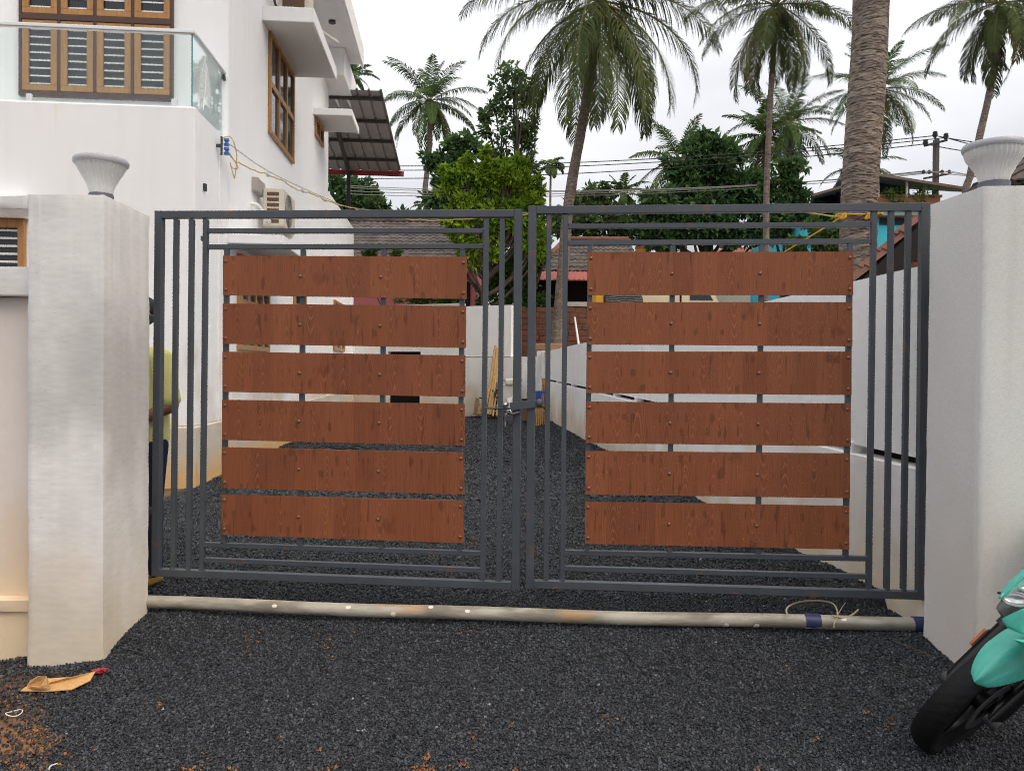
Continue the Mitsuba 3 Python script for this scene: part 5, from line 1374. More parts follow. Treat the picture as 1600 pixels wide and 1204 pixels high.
# neighbour's brick shed with a tiled gable just behind the right wall
k = thing('tiled_shed', 'brick shed with a dark tiled gable roof just behind the right boundary wall', 'shed')
D = 7.0; e0, e1 = P(1336, 448, D), P(1447, 343, D); e2 = P(1566, 270, D)
dep = DD * .20; up = norm(np.cross(dep, e2 - e0)); up = up if up[2] > 0 else -up
up2 = norm(np.cross(dep, e2 - e1)); up2 = up2 if up2[2] > 0 else -up2
for p, q, n_, h_ in ((e0, e1, up, .20), (e1 + (e2 - e1) * .002, e2, up2, .12)):
    add('verge_board', MB().box8(np.array([p - n_ * h_, q - n_ * h_, q - n_ * h_ + DD * .03, p - n_ * h_ + DD * .03, p, q, q + DD * .03, p + DD * .03])), 'timber_black', k)
    add('roof_deck', MB().box8(np.array([p - n_ * .03 + DD * .032, q - n_ * .03 + DD * .032, q - n_ * .03 + dep, p - n_ * .03 + dep, p + DD * .032, q + DD * .032, q + dep, p + dep])), 'timber_black', k)
nu_, nv_ = 2, 4
tile_plane(k, e0 + dep + up * .02, e0 + up * .02, e1 + up * .02, e1 + dep + up * .02, nu_, nv_, 'tile_red', parts=True)
tile_plane(k, P(1570, 292, 9.), P(1690, 252, 9.6), P(1720, 196, 10.4), P(1602, 238, 9.8), 4, 4, 'tile', parts=True, amp=.03)
add('upper_roof_deck', slab4(P(1572, 293, 9.), P(1690, 255, 9.6), P(1720, 199, 10.4), P(1604, 240, 9.8), .06), 'timber_black', k)
gw = e0 + DD * .28
bx0 = P(1380, 440, D + .28)[0]; hgt0 = lambda x: float(np.interp(x, [e0[0], e1[0], e2[0]], [e0[2], e1[2], e2[2]])) - .06
x, j = bx0, 0
rng = GEN(18)
xe = e2[0] - .1
add('gable_backing', MB().prism([(bx0 + .02, -.2), (xe, -.2), (xe, hgt0(xe) - .06), (e1[0], hgt0(e1[0]) - .08), (bx0 + .02, hgt0(bx0) - .08)], -.1, np.array([[1, 0, 0], [0, 0, 1], [0, -1, 0]]), (0, D + .33, 0)), 'mortar', k)
for r in range(20):
    z0 = 1.45 + r * .09; x = bx0 - (.11 if r % 2 else 0)
    while x < xe - .3:
        a_, b_ = max(x, bx0), x + .205
        if b_ - a_ > .05 and hgt0(a_) - .10 > z0 + .078 and z0 < 3.0:
            add('brick', MB().box((a_, D + .30 + rng.uniform(0, .008), z0), (b_, D + .36, z0 + .078), None, (0, 0, 0), .006), 'laterite', k)
        x += .217
add('rear_wall', MB().box((bx0 + .03, D + .37, -.2), (e2[0] + 1.2, D + 2.4, 1.9), None, (0, 0, 0), .02), 'brown_wall', k)
e3 = e2 + np.array([1.7, .1, -1.05]); up3 = norm(np.cross(dep, e3 - e2)); up3 = up3 if up3[2] > 0 else -up3
add('roof_deck', MB().box8(np.array([e2 - up3 * .10 + RR * .01, e3 - up3 * .10, e3 - up3 * .10 + dep * 6, e2 - up3 * .10 + dep * 2 + RR * .01, e2 + RR * .01, e3, e3 + dep * 6, e2 + dep * 2 + RR * .01])), 'timber_black', k)
hx = P(1588, 300, 9.7)[0]; hz = P(1572, 296, 9.)[2]
add('main_wall', MB().box((hx, 9.75, -.2), (hx + 3.4, 13.0, hz), None, (0, 0, 0), .02), 'brown_wall', k)
# street wall beyond the right pillar, outside the picture
k = thing('boundary_wall', 'pale cement street wall continuing right of the right gate pillar', 'wall')
q0 = np.r_[fr, 0] + GN * -.12; q1 = q0 + GD * 7
rl = np.array([q0, q1, q1 - GN * .2, q0 - GN * .2]); rh = rl.copy(); rl[:, 2] = -.3; rh[:, 2] = 1.95
add('panel', plaster_solid(rl, rh, .12, .003, 31, .006), 'cement_warm', k, smooth=35)
rl2, rh2 = rl.copy(), rl.copy(); rl2[:, 2] = 1.952; rh2[:, 2] = 2.03; rl2[:2] += GN * .03; rh2[:2] += GN * .03
add('coping', plaster_solid(rl2, rh2, .12, .002, 32, .006), 'cement_warm', k, smooth=35)
# vehicles parked beyond the right wall, seen through the gaps of the planks
k = thing('parked_van', 'cream van parked beyond the right wall, seen through the gap between the planks', 'van')
D = 15.6; xl, xr_ = P(930, 467, D)[0], P(1122, 467, D)[0]; zc = P(1060, 467, D)[2]; gz = .9
prof = [(xl, gz + .45), (xr_ + .75, gz + .45), (xr_ + .75, gz + 1.0), (xr_ + .12, gz + 1.35), (xr_ + .06, zc - .14), (xr_ - .16, zc + .25), (xr_ - .3, zc + .36), (xl + .1, zc + .40), (xl, zc + .3)]
A = np.array([[1, 0, 0], [0, 0, 1], [0, -1, 0]])
add('body', MB().prism(prof, -1.5, A, (0, D, 0)), 'cream_car', k)
w0_, w1_ = P(1078, 467, D)[0], P(1108, 467, D)[0]
add('side_window', MB().prism([(w0_, zc - .02), (w1_ + .08, zc - .02), (w1_ - .1, zc + .26), (w0_, zc + .26)], -.02, A, (0, D - .012, 0)), 'room_glass', k)
add('door_seam', MB().box((P(1062, 467, D)[0], D - .006, gz + .5), (P(1065, 467, D)[0], D - .001, zc + .3)), 'dark_void', k)
for x in (xl + .5, xr_ + .2):
    add('wheel', MB().lathe([(0, -.1), (.2, -.1), (.3, -.08), (.31, 0), (.3, .08), (.2, .1), (0, .1)], 24, (x, D + .1, gz + .3), A), 'black_rubber', k, smooth=40)
k = thing('auto_rickshaw', 'black hooded auto rickshaw with a yellow panel beside the cream van', 'auto rickshaw')
D = 14.9; xl, xr_ = P(945, 467, D)[0], P(1003, 467, D)[0]; zc = P(970, 467, D)[2]; y0 = P(929, 467, D)[0]
add('hood', MB().prism([(xl, zc - .5), (xr_, zc - .5), (xr_ + .02, zc), (xr_ - .06, zc + .18), (xl + .1, zc + .24), (xl, zc + .1)], -1.2, A, (0, D, 0)), 'tarp_black', k)
for z in (-.05, -.015, .02, .055): add('hood_rib', MB().tube([(xl + .02, D - .004, zc + z + .02), ((xl + xr_) / 2, D - .006, zc + z - .004), (xr_, D - .004, zc + z + .012)], .005, 6), 'cable_grey', k)
add('rear_panel', MB().box((y0, D + .02, gz + .3), (xl - .004, D + 1.0, zc + .12), None, (0, 0, 0), .03), 'yellow_panel', k)
add('lower_body', MB().box((y0, D + .05, gz + .25), (xr_ + .1, D + 1.1, zc - .502), None, (0, 0, 0), .04), 'tarp_black', k)
for x in (y0 + .2, xr_ - .1):
    add('wheel', MB().lathe([(0, -.06), (.12, -.06), (.2, -.05), (.21, 0), (.2, .05), (.12, .06), (0, .06)], 20, (x, D + .1, gz + .2), A), 'black_rubber', k, smooth=40)

# ---------------------------------------------------------------- things leaning in the yard
def pole_thing(name, label, a, b, r, m, group):
    k = thing(name, label, 'bamboo pole' if 'bamboo' in name else 'plank', group); add(k, MB().tube([a, (np.asarray(a) + b) / 2 + np.array([.02, 0, .02]), b], r, 8), m, smooth=40)


for i, (u0, u1) in enumerate(((757, 774), (762, 777), (766, 779))):
    pole_thing('bamboo_pole', 'bamboo pole leaning on the white back wall, ' + ('leftmost', 'middle', 'rightmost')[i] + ' of three', P(u0, 646 + i, 19.6), P(u1, 540 + 4 * i, 20.45), .036, 'bamboo', 'bamboo poles leaning on the back wall')
for i, (u0, u1, vt) in enumerate(((741, 746, 622), (746, 753, 628), (751, 758, 632))):
    k = thing('short_plank', 'short wooden plank leaning at the foot of the back wall, ' + ('leftmost', 'middle', 'rightmost')[i] + ' of three', 'plank', 'short planks at the back wall')
    add(k, MB().bar(P(u0 + 1, 647, 20.3), P(u1, vt, 20.9), .09, .03, RR, .004), 'brown_wall' if i == 0 else 'bamboo')
k = thing('brushwood', 'dark heap of brushwood between the leaning bamboo poles', 'heap')
rng = GEN(91); mb = MB()
for _ in range(120):
    o = P(770 + rng.normal() * 5, 628 + rng.normal() * 10, 20.2 + rng.uniform(-.3, .3)); d = norm(rng.normal(size=3) * [1, .5, 1.3]) * rng.uniform(.15, .5); mb.tube([o - d / 2, o + d / 2], .018, 5)
labels[add(k, mb, 'dark_brush')]['kind'] = 'stuff'
k = thing('bamboo_ladder', 'bamboo ladder propped behind the gate latch', 'ladder')
a0, a1, b0, b1 = P(770, 650, 19.4), P(777, 604, 20.3), P(776, 650, 19.4), P(781, 604, 20.3)
add('rail', MB().tube([a0, a1], .025, 8), 'bamboo', k); add('rail', MB().tube([b0, b1], .025, 8), 'bamboo', k)
for t in (.15, .35, .55, .75, .92): add('rung', MB().tube([a0 + (a1 - a0) * t, b0 + (b1 - b0) * t], .018, 6), 'bamboo', k)


def pallet(label, u0, u1, v0, v1, D, nsl, lean):
    """slatted wooden crate side: frame bars and upright slats"""
    k = thing('pallet', label, 'pallet', 'slatted wooden pallets by the right wall'); bl_, br2, tl, tr_ = P(u0, v1, D), P(u1, v1 + 2, D), P(u0 + lean, v0, D + .35), P(u1 + lean * .6, v0, D + .35)
    for t in np.linspace(0, 1, nsl):
        add('slat', MB().bar(bl_ + (br2 - bl_) * t, tl + (tr_ - tl) * t, .021, .018, RR, .003), 'pallet_wood', k)
    for a, b in ((bl_, br2), (tl, tr_)): add('crossbar', MB().bar(a + DD * .022 - (b - a) * .04, b + DD * .022 + (b - a) * .04, .035, .022, Z3, .004), 'pallet_wood', k)
    add('backing', MB().bar((bl_ + br2) / 2 + DD * .16, (tl + tr_) / 2 + DD * .16, np.linalg.norm(br2 - bl_) * .9, .01, RR), 'brown_wall', k)
    for a, b in ((bl_, br2), (tl, tr_)): add('crossbar', MB().bar(a + DD * .30 - (b - a) * .04, b + DD * .30 + (b - a) * .04, .07, .05, Z3, .004), 'pallet_wood', k)


pallet('yellow brown slatted pallet standing on the gravel below the hasp', 835, 851, 641, 664, 17.3, 6, 1)
pallet('slatted pallet stacked higher against the wall, right of the gate latch', 846, 854, 594, 634, 18.3, 4, 3)
k = thing('timber_bundle', 'bundle of brown battens leaning in the corner of the right wall', 'battens')
for i in range(5): add('batten', MB().bar(P(858 + i * 1.2, 632 + i, 18.), P(865 + i * 1.6, 595, 18.6), .05, .04, RR, .004), 'brown_wall' if i % 2 else 'bamboo', k)
k = thing('blue_crate', 'blue plastic crate behind the right stile at the gate latch', 'crate')
o = P(840, 622, 18.6); m = MB().box((-.19, -.14, -.02), (.19, .14, .02), None, o - Z3 * .16)
add('bottom', m, 'crate_blue', k)
for lo, hi in (((-.19, -.14, -.139), (.19, -.12, .18)), ((-.19, .12, -.139), (.19, .14, .18)), ((-.19, -.119, -.139), (-.17, .119, .18)), ((.17, -.119, -.139), (.19, .119, .18))): add('side', MB().box(lo, hi, None, o, .004), 'crate_blue', k)
k = thing('black_box', 'dark box under the blue crate', 'box')
add(k, MB().box((-.2, -.15, -.5), (.2, .15, -.181), None, o + Z3 * 0, .01), 'dark_iron')
k = thing('dark_crate', 'dark wooden crate standing on the gravel behind the meeting stiles', 'crate')
o = P(818, 648, 18.4); add('body', MB().box((-.07, -.1, -.14), (.30, .12, .36), None, o, .01), 'brown_wall', k)
add('lid', MB().box((-.09, -.12, .362), (.32, .14, .39), None, o, .006), 'dark_brush', k)
# scooter seen end-on behind the latch: only pale bodywork and a wheel show
k = thing('scooter', 'pale scooter standing at the back wall behind the gate latch', 'scooter')
o = P(796, 652, 19.8); o[2] = .06
add('wheel', MB().lathe([(.12, -.04), (.2, -.045), (.225, 0), (.2, .045), (.12, .04)], 24, o + Z3 * .22, np.array([[0, 1, 0], [0, 0, 1], [1, 0, 0]])), 'black_rubber', k, smooth=50)
add('wheel_rim', MB().lathe([(0, -.03), (.12, -.038), (.12, .038), (0, .03)], 24, o + Z3 * .22, np.array([[0, 1, 0], [0, 0, 1], [1, 0, 0]])), 'bright_steel', k, smooth=50)
add('mudguard', MB().lathe([(.24, -.07), (.26, -.06), (.265, 0), (.26, .06), (.24, .07)], 24, o + Z3 * .24 + np.array([0, .04, .04]), np.array([[0, 1, 0], [0, 0, 1], [1, 0, 0]])), 'white_plastic', k, smooth=50)
add('leg_shield', MB().box((-.2, .12, .3), (.2, .22, .88), None, o, .04), 'white_plastic', k)
add('headlamp_cowl', MB().box((-.13, .06, .86), (.13, .3, 1.04), None, o, .05), 'white_plastic', k)
add('handlebar', MB().tube([o + [-.32, .22, 1.0], o + [0, .18, .97], o + [.32, .22, 1.0]], .016, 8), 'black_plastic', k, smooth=40)
add('rear_body', MB().box((-.17, .75, .42), (.17, 1.4, .78), None, o, .08), 'white_plastic', k)
add('rear_wheel', MB().lathe([(0, -.04), (.2, -.045), (.225, 0), (.2, .045), (0, .04)], 24, o + np.array([0, 1.25, .22]), np.array([[0, 1, 0], [0, 0, 1], [1, 0, 0]])), 'black_rubber', k, smooth=50)
add('footboard', MB().box((-.15, .2, .26), (.15, .8, .34), None, o, .02), 'black_plastic', k)
k = thing('hose_coil', 'loose black hose coil lying on the gravel by the house plinth', 'hose')
rng = GEN(14); o = P(485, 695, 12.2); o[2] = float(lz(o[0], o[1])) + .03
add(k, MB().tube(catmull([o + np.array([.32 * math.cos(t) * (1 + .1 * math.sin(3 * t)) + .07 * t - .3, .26 * math.sin(t), .015 * math.sin(5 * t) + .004 * t]) for t in np.linspace(0, 17, 50)], 3), .013, 7), 'black_plastic', smooth=40)

# ---------------------------------------------------------------- the motorcycle at the right edge
import manifold3d as m3
from scipy.spatial import ConvexHull


def sph(p, r, k=14): return m3.Manifold.sphere(float(r), k).translate([float(x) for x in p])


def hull_of(pts): return m3.Manifold.hull_points(np.asarray(pts, float))


def hull_spheres(sp, k=14): return m3.Manifold.batch_hull([sph(p, r, k) for p, r in sp])


def soft(M, step, it=6):
    m = M.refine_to_length(step).to_mesh(); t = trimesh.Trimesh(np.array(m.vert_properties[:, :3], float), np.array(m.tri_verts), process=True)
    trimesh.smoothing.filter_taubin(t, .5, .52, it); return t.vertices, t.faces


MC = np.array([1.731, 2.839, .200]); ma = norm([math.cos(-2.565), math.sin(-2.565), 0]); mn = np.array([-ma[1], ma[0], 0]); le = .55
mb_ = math.cos(le) * Z3 + math.sin(le) * mn; ml = math.cos(le) * mn - math.sin(le) * Z3
MA = np.array([ma, mb_, ml])                                  # wheel frame: rolling, up in the wheel plane, axle
MO = thing('motorcycle', 'parked teal green motorcycle leaning on its stand at the lower right', 'motorcycle')


def ring_mesh(prof, k=72, frame=MA, c=MC, mod=None):
    """closed profile (radius, axle offset) revolved about the axle"""
    prof = np.asarray(prof, float); n = len(prof); th = np.arange(k) * 2 * np.pi / k
    v = np.array([[[r * math.cos(t), r * math.sin(t), x] for r, x in (prof if mod is None else mod(prof, i))] for i, t in enumerate(th)]).reshape(-1, 3)
    i, j = np.meshgrid(np.arange(k), np.arange(n), indexing='ij')
    q = np.stack([i * n + j, i * n + (j + 1) % n, ((i + 1) % k) * n + (j + 1) % n, ((i + 1) % k) * n + j], -1).reshape(-1, 4)
    return v @ frame + c, np.vstack([q[:, [0, 2, 1]], q[:, [0, 3, 2]]])


tyre = [(.232, -.036), (.252, -.047), (.270, -.044), (.280, -.030), (.285, -.012), (.285, .012), (.280, .030), (.270, .044), (.252, .047), (.232, .036), (.226, 0)]


def tread(p, i):
    p = p.copy(); g = (i % 4)
    for j in range(3, 7):
        if (g == 0 and j in (3, 5)) or (g == 2 and j in (4, 6)): p[j, 0] -= .0035
    return p


def wheel(c, frame, par):
    w = add('wheel', ring_mesh([(.225, -.034), (.234, -.036), (.234, -.028), (.205, -.020), (.200, 0), (.205, .020), (.234, .028), (.234, .036), (.225, .034), (.19, .012), (.19, -.012)], 64, frame, c), 'satin_black', par, smooth=40)
    add('tyre', ring_mesh(tyre, 160, frame, c, tread), 'black_rubber', w, smooth=30)
    m = MB()
    for t in np.arange(5) * 2 * math.pi / 5:
        for s in (-.1, .1):
            p, q = np.array([.035 * math.cos(t + s * 3), .035 * math.sin(t + s * 3), .0]) @ frame + c, np.array([.198 * math.cos(t + s), .198 * math.sin(t + s), 0]) @ frame + c
            m.bar(p, q, .022, .018, frame[2], .003)
    m.tube([np.array([0, 0, -.06]) @ frame + c, np.array([0, 0, .06]) @ frame + c], .036, 20)
    add('spokes', m, 'satin_black', w, smooth=35)
    add('brake_disc', ring_mesh([(.07, .052), (.115, .052), (.115, .056), (.07, .056)], 48, frame, c), 'dark_iron', w)
    return w


wheel(MC, MA, MO)
fd = norm(mb_ * math.cos(.45) - ma * math.sin(.45)); W = lambda a, b, l: MC + ma * a + mb_ * b + ml * l
for s, nm in ((-1, 'far'), (1, 'near')):
    f0 = MC + ml * .088 * s - fd * .03
    fk = add('fork_leg', MB().tube([f0, f0 + fd * .05, f0 + fd * .30, f0 + fd * .31, f0 + fd * .62], [.026, .030, .029, .021, .021], 20), 'satin_black', MO, smooth=35)
    add('axle_lug', MB().tube([f0 + ml * .03 * s, f0 - ml * .02 * s], .024, 16), 'dark_iron', fk, smooth=40)
    if s < 0:
        o = f0 + fd * .235 + ml * -.034
        o2 = 0
        add('reflector', MB().box((-.012, -.040, -.006), (.012, .040, .006), np.array([np.cross(fd, -ml), fd, -ml]), f0 + fd * .20 - ml * .036 + ma * .006, .003), 'reflector', fk)
        add('reflector_mount', MB().box((-.02, -.045, -.007), (.02, .045, .0), np.array([np.cross(fd, -ml), fd, -ml]), f0 + fd * .20 - ml * .030, .003), 'black_plastic', fk)
        add('dust_seal', MB().tube([f0 + fd * .285, f0 + fd * .33], .036, 18), 'black_plastic', fk, smooth=40)
add('brake_hose', MB().tube(catmull([MC + ml * .07 + mb_ * .06 - ma * .06, MC + ml * .12 + fd * .2, MC + ml * .11 + fd * .4, MC + ml * .05 + fd * .66], 8), .006, 8), 'black_plastic', MO, smooth=40)
add('brake_caliper', MB().box((-.10, .03, .045), (-.03, .10, .085), MA, MC, .012), 'dark_iron', MO)
# front mudguard: a long tapering tongue over the tyre
S = 26; Vv = []; nc = 15
for i in range(S):
    t = i / (S - 1); ph = math.radians(36 + 94 * t); w = .004 + (.064 + .030 * t) * math.sqrt(1 - (1 - min(1, t * 2.6))**2); r0 = .304 + .052 * t + .012 * math.sin(math.pi * t)
    for j in range(nc):
        x = -1 + 2 * j / (nc - 1); drop_ = -.055 * abs(x)**2.2 * (.25 + min(1, t * 2.5)) + .010 * (1 - abs(x))**2
        crease = -.004 * (1 if abs(abs(x) - .45) < .08 else 0)
        r = r0 + drop_ + crease; Vv.append([r * math.cos(ph), r * math.sin(ph), w * x + .024])
Vv = np.array(Vv) @ MA + MC
q = np.array([[i * nc + j, i * nc + j + 1, (i + 1) * nc + j + 1, (i + 1) * nc + j] for i in range(S - 1) for j in range(nc - 1)])
cm = MC; inn = Vv + (cm - Vv) * .02
fq = np.vstack([q[:, [0, 1, 2]], q[:, [0, 2, 3]]])
rim_ = [i * nc for i in range(S)] + [(S - 1) * nc + j for j in range(1, nc)] + [i * nc + nc - 1 for i in range(S - 2, -1, -1)] + [j for j in range(nc - 2, 0, -1)]
N_ = len(Vv); side = []
for a_, b_ in zip(rim_, rim_[1:] + rim_[:1]): side += [[a_, b_, b_ + N_], [a_, b_ + N_, a_ + N_]]
FT = add('front_mudguard', (np.vstack([Vv, inn]), np.vstack([fq, fq[:, ::-1] + N_, side])), 'teal_paint', MO, smooth=70)
# a winglet above the mudguard, the headlamp cowl and the lens
H_ = lambda pts: np.array([P(u, v, D) for u, v, D in pts])


def shell(name, front, back, m, par=MO, step=.012, it=3):
    return add(name, soft(hull_of(np.vstack([H_(front), H_(back)])), step, it), m, par, smooth=40)


shell('mudguard_wing', [(1582, 998, 2.42), (1600, 1003, 2.36), (1690, 1010, 2.30), (1700, 1045, 2.32), (1604, 1012, 2.38)], [(1600, 1000, 2.50), (1700, 1000, 2.5), (1700, 1040, 2.5)], 'teal_paint', it=2)
shell('lower_cowl', [(1563, 966, 2.50), (1574, 981, 2.47), (1598, 991, 2.43), (1680, 1000, 2.40), (1780, 985, 2.42), (1780, 900, 2.42), (1600, 949, 2.43)], [(1572, 966, 2.62), (1600, 985, 2.66), (1760, 990, 2.72), (1780, 900, 2.72)], 'teal_paint', it=3)
shell('upper_cowl', [(1557, 936, 2.53), (1571, 914, 2.53), (1600, 887, 2.52), (1680, 815, 2.50), (1790, 770, 2.50), (1800, 830, 2.44), (1600, 899, 2.47), (1562, 936, 2.50)], [(1575, 915, 2.64), (1610, 880, 2.68), (1700, 805, 2.78), (1810, 770, 2.8)], 'teal_paint', it=3)
shell('headlamp_bezel', [(1555.5, 950, 2.53), (1570, 927, 2.53), (1600, 899, 2.52), (1700, 850, 2.52), (1720, 905, 2.50), (1600, 950, 2.50), (1566, 965, 2.52)], [(1566, 950, 2.62), (1600, 905, 2.66), (1740, 850, 2.72), (1740, 910, 2.72), (1600, 955, 2.66)], 'lens_dark', it=2)
for (u, v, D, r) in ((1588, 936, 2.487, .030), (1612, 914, 2.475, .034), (1618, 942, 2.465, .024)):
    o = P(u, v, D); zz = norm(EYE + np.array([-.5, -.2, .3]) - o); xx = norm(np.cross(zz, Z3)); yy = np.cross(zz, xx)
    add('reflector_bowl', MB().lathe([(r, .010), (r * .94, .011), (r * .8, .003), (r * .5, -.004), (0, -.007)], 24, o, np.array([xx * 1.35, yy * .8, zz])), 'lens_back', MO, smooth=35)
LV = H_([(1553.5, 951, 2.505), (1568, 926.5, 2.505), (1600, 897.5, 2.485), (1700, 848, 2.475), (1722, 907, 2.44), (1600, 951, 2.44), (1565, 966.5, 2.485)]); cen = P(1605, 925, 2.415)
add('headlamp_lens', (np.vstack([LV, cen]), np.array([[i, (i + 1) % 7, 7] for i in range(7)])), 'lens', MO, smooth=True)
add('bolt', MB().box((-.004, -.004, -.003), (.006, .004, .004), None, P(1561, 926, 2.53), .001), 'black_plastic', MO)
# the rest of the machine, outside the picture
mh = norm([.95, .30, 0]); mu = norm(Z3 + .20 * np.cross(Z3, mh)); ms = np.cross(mh, mu); MR = np.array([-mh, mu, ms]); RWc = np.array([2.98, 3.20, .235])
wheel(RWc, np.array([-mh, mu, ms]), MO)
hd = MC + fd * .62
BP = lambda x, z, y=0.: MC * [1, 1, 0] + mh * (x + .1) + mu * z + ms * y + Z3 * -.05 + np.array([.12, 0, 0])
add('steering_head', MB().tube([hd - ml * .1, hd + ml * .1], .035, 12).tube([hd, hd + fd * .14], .03, 12), 'satin_black', MO, smooth=40)
hb0 = hd + fd * .16
add('handlebar', MB().tube(catmull([hb0 - ml * .36 + mh * .12 + Z3 * .10, hb0 - ml * .2 + Z3 * .1, hb0, hb0 + ml * .2 + Z3 * .1, hb0 + ml * .36 + mh * .12 + Z3 * .10], 5), .013, 10), 'satin_black', MO, smooth=40)
add('fuel_tank', soft(hull_spheres([(BP(.46, .78), .10), (BP(.60, .84), .13), (BP(.82, .74), .08)]), .03, 5), 'teal_paint', MO, smooth=True)
add('seat', soft(hull_spheres([(BP(.86, .74), .09), (BP(1.15, .76), .10), (BP(1.45, .82), .07)]), .03, 5), 'black_plastic', MO, smooth=True)
add('engine', soft(hull_spheres([(BP(.52, .38), .13), (BP(.80, .36), .14), (BP(.62, .55), .09)]), .03, 3), 'dark_iron', MO, smooth=40)
add('frame', MB().tube([hd, BP(.55, .30), BP(.85, .32), RWc], .025, 10).tube([hd, BP(.85, .62), BP(1.5, .74)], .022, 10).tube([BP(.85, .6), RWc], .02, 10), 'satin_black', MO, smooth=40)
add('tail_cowl', soft(hull_spheres([(BP(1.2, .66), .08), (BP(1.62, .80), .04)]), .03, 3), 'teal_paint', MO, smooth=True)

# ---------------------------------------------------------------- the man behind the left pillar
PM = thing('person', 'man in a yellow green shirt and dark trousers standing half hidden behind the left pillar', 'person')
pc = np.array([-2.33, 4.80, 0.]); pz = float(lz(pc[0], pc[1])) + .03; fw = norm([-.42, -.91, 0]); lf = np.array([-fw[1], fw[0], 0]) * 1.0
if lf[0] < 0: lf = -lf
B_ = lambda l, f, z: pc + lf * l + fw * f + Z3 * (z + pz)


def bones(segs, step=.02, it=8, k=16):
    M = m3.Manifold.batch_boolean([m3.Manifold.batch_hull([sph(a, ra, k), sph(b, rb, k)]) for a, ra, b, rb in segs], m3.OpType.Add)
    return soft(M, step, it)


el_l, el_r = B_(.265, -.02, 1.10), B_(-.265, -.02, 1.10); wr_l, wr_r = B_(.10, .24, .95), B_(-.03, .27, .93)
segs = [(B_(0, 0, 1.0), .125, B_(0, 0, 1.18), .13), (B_(-.06, 0, 1.30), .12, B_(.06, 0, 1.30), .12), (B_(0, 0, 1.18), .13, B_(0, 0, 1.34), .11), (B_(-.15, 0, 1.40), .055, B_(.15, 0, 1.40), .055), (B_(0, 0, 1.38), .065, B_(0, .015, 1.53), .055),
        (B_(0, .02, 1.66), .088, B_(0, .045, 1.60), .075), (B_(0, .06, 1.565), .05, B_(0, .05, 1.62), .07), (B_(0, -.02, 1.68), .082, B_(0, .03, 1.68), .085)]
for s, e, w in ((1, el_l, wr_l), (-1, el_r, wr_r)):
    segs += [(B_(.185 * s, 0, 1.39), .055, e, .042), (e, .042, w, .028)]
    segs += [(B_(.09 * s, 0, .92), .10, B_(.10 * s, .01, .50), .062), (B_(.10 * s, .01, .50), .06, B_(.10 * s, -.01, .10), .042), (B_(.10 * s, -.03, .06), .04, B_(.115 * s, .14, .03), .03)]
    dirf = norm(fw * .7 - lf * s * .65 - Z3 * .25); sd_ = norm(np.cross(dirf, Z3)); up_ = np.cross(sd_, dirf)
    segs += [(w, .027, w + dirf * .06 + sd_ * .02, .020), (w, .027, w + dirf * .06 - sd_ * .02, .020)]
    for q, (off, ln) in enumerate(((-.032, .058), (-.011, .068), (.011, .064), (.032, .048))):
        b0 = w + dirf * .072 + sd_ * off; b1 = b0 + norm(dirf * .8 - up_ * .5) * ln * .55; b2 = b1 + norm(dirf * .3 - up_ * .9) * ln * .5
        segs += [(b0, .0095, b1, .009), (b1, .009, b2, .008)]
    t0 = w + dirf * .02 + sd_ * .028 * -s; t1 = t0 + norm(dirf * .6 - sd_ * s * .7) * .035; segs += [(t0, .013, t1, .0105), (t1, .0105, t1 + norm(dirf - up_ * .3) * .03, .009)]
segs += [(B_(0, .115, 1.635), .012, B_(0, .135, 1.61), .014)] + [(B_(.083 * s, .01, 1.63), .016, B_(.087 * s, .005, 1.655), .018) for s in (-1, 1)] + [(B_(-.02, .118, 1.575), .008, B_(.02, .118, 1.575), .008)] + [(B_(.02 * s, .108, 1.665), .012, B_(.045 * s, .10, 1.668), .011) for s in (-1, 1)]
add('body', bones(segs, .014, 5, 14), 'skin', PM, smooth=True)
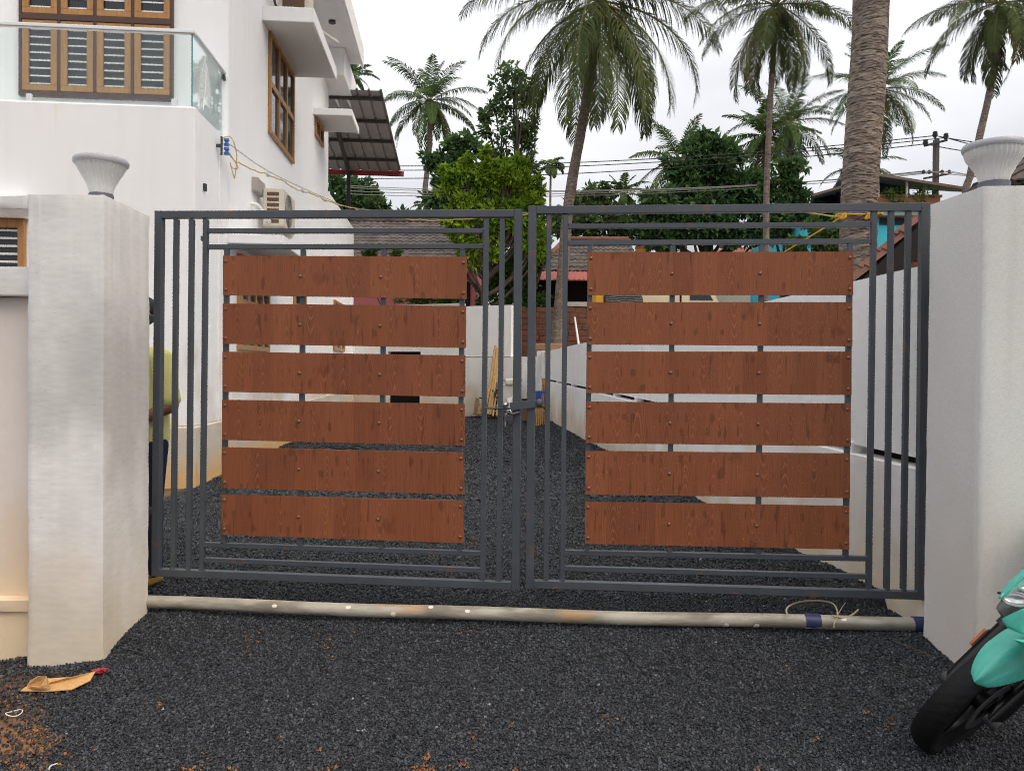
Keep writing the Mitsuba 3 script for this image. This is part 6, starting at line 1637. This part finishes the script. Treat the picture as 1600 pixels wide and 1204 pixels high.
for s in (-1, 1): add('eye', MB().lathe([(0, -.010), (.010, 0), (0, .010)], 10, B_(.033 * s, .108, 1.645)), 'white_plastic', PM, smooth=True)
hs = m3.Manifold.batch_hull([sph(B_(0, -.025, 1.685), .098, 20), sph(B_(0, .03, 1.70), .088, 20)])
add('hair', soft(hs - m3.Manifold.batch_hull([sph(B_(0, .14, 1.60), .10, 16), sph(B_(0, .05, 1.54), .10, 16)]), .015, 3), 'hair', PM, smooth=True)
shr = [(B_(-.05, 0, .90), .150, B_(.05, 0, .90), .150), (B_(-.05, 0, .92), .150, B_(-.05, 0, 1.32), .145), (B_(.05, 0, .92), .150, B_(.05, 0, 1.32), .145), (B_(-.16, 0, 1.395), .068, B_(.16, 0, 1.395), .068), (B_(-.05, 0, 1.32), .13, B_(.05, 0, 1.32), .13), (B_(0, 0, 1.38), .085, B_(0, .01, 1.455), .072)]
for s, e in ((1, el_l), (-1, el_r)): shr += [(B_(.185 * s, 0, 1.385), .074, B_(.185 * s, 0, 1.385) * .14 + e * .86, .064)]
vs, fs = bones(shr, .016, 5)
vs = vs + .006 * (meshkit.noise(vs * [22, 22, 9], 4)[:, None] - .5) * norm(vs - pc - Z3 * 1.2)
keep = (m3.Manifold.batch_boolean([m3.Manifold.batch_hull([sph(a, ra, 16), sph(b, rb, 16)]) for a, ra, b, rb in shr], m3.OpType.Add)).trim_by_plane([0, 0, 1], pz + .83)
add('shirt', (vs, fs), 'shirt', PM, smooth=True)
trs = []
for s in (1, -1): trs += [(B_(.085 * s, 0, .86), .118, B_(.10 * s, .01, .50), .085), (B_(.10 * s, .01, .50), .085, B_(.10 * s, -.01, .09), .070)]
trs += [(B_(-.06, 0, .86), .125, B_(.06, 0, .86), .125)]
add('trousers', bones(trs, .02, 6), 'trouser', PM, smooth=True)
for s in (1, -1): add('sandal', soft(hull_spheres([(B_(.10 * s, -.06, .012), .034), (B_(.115 * s, .16, .012), .042)]), .02, 2), 'sandal', PM, smooth=True)

# every key the labels name exists; leftovers out
_roots = {k.split('__')[0] for k in scene}
labels = {k: v for k, v in labels.items() if k in scene or k in _roots}
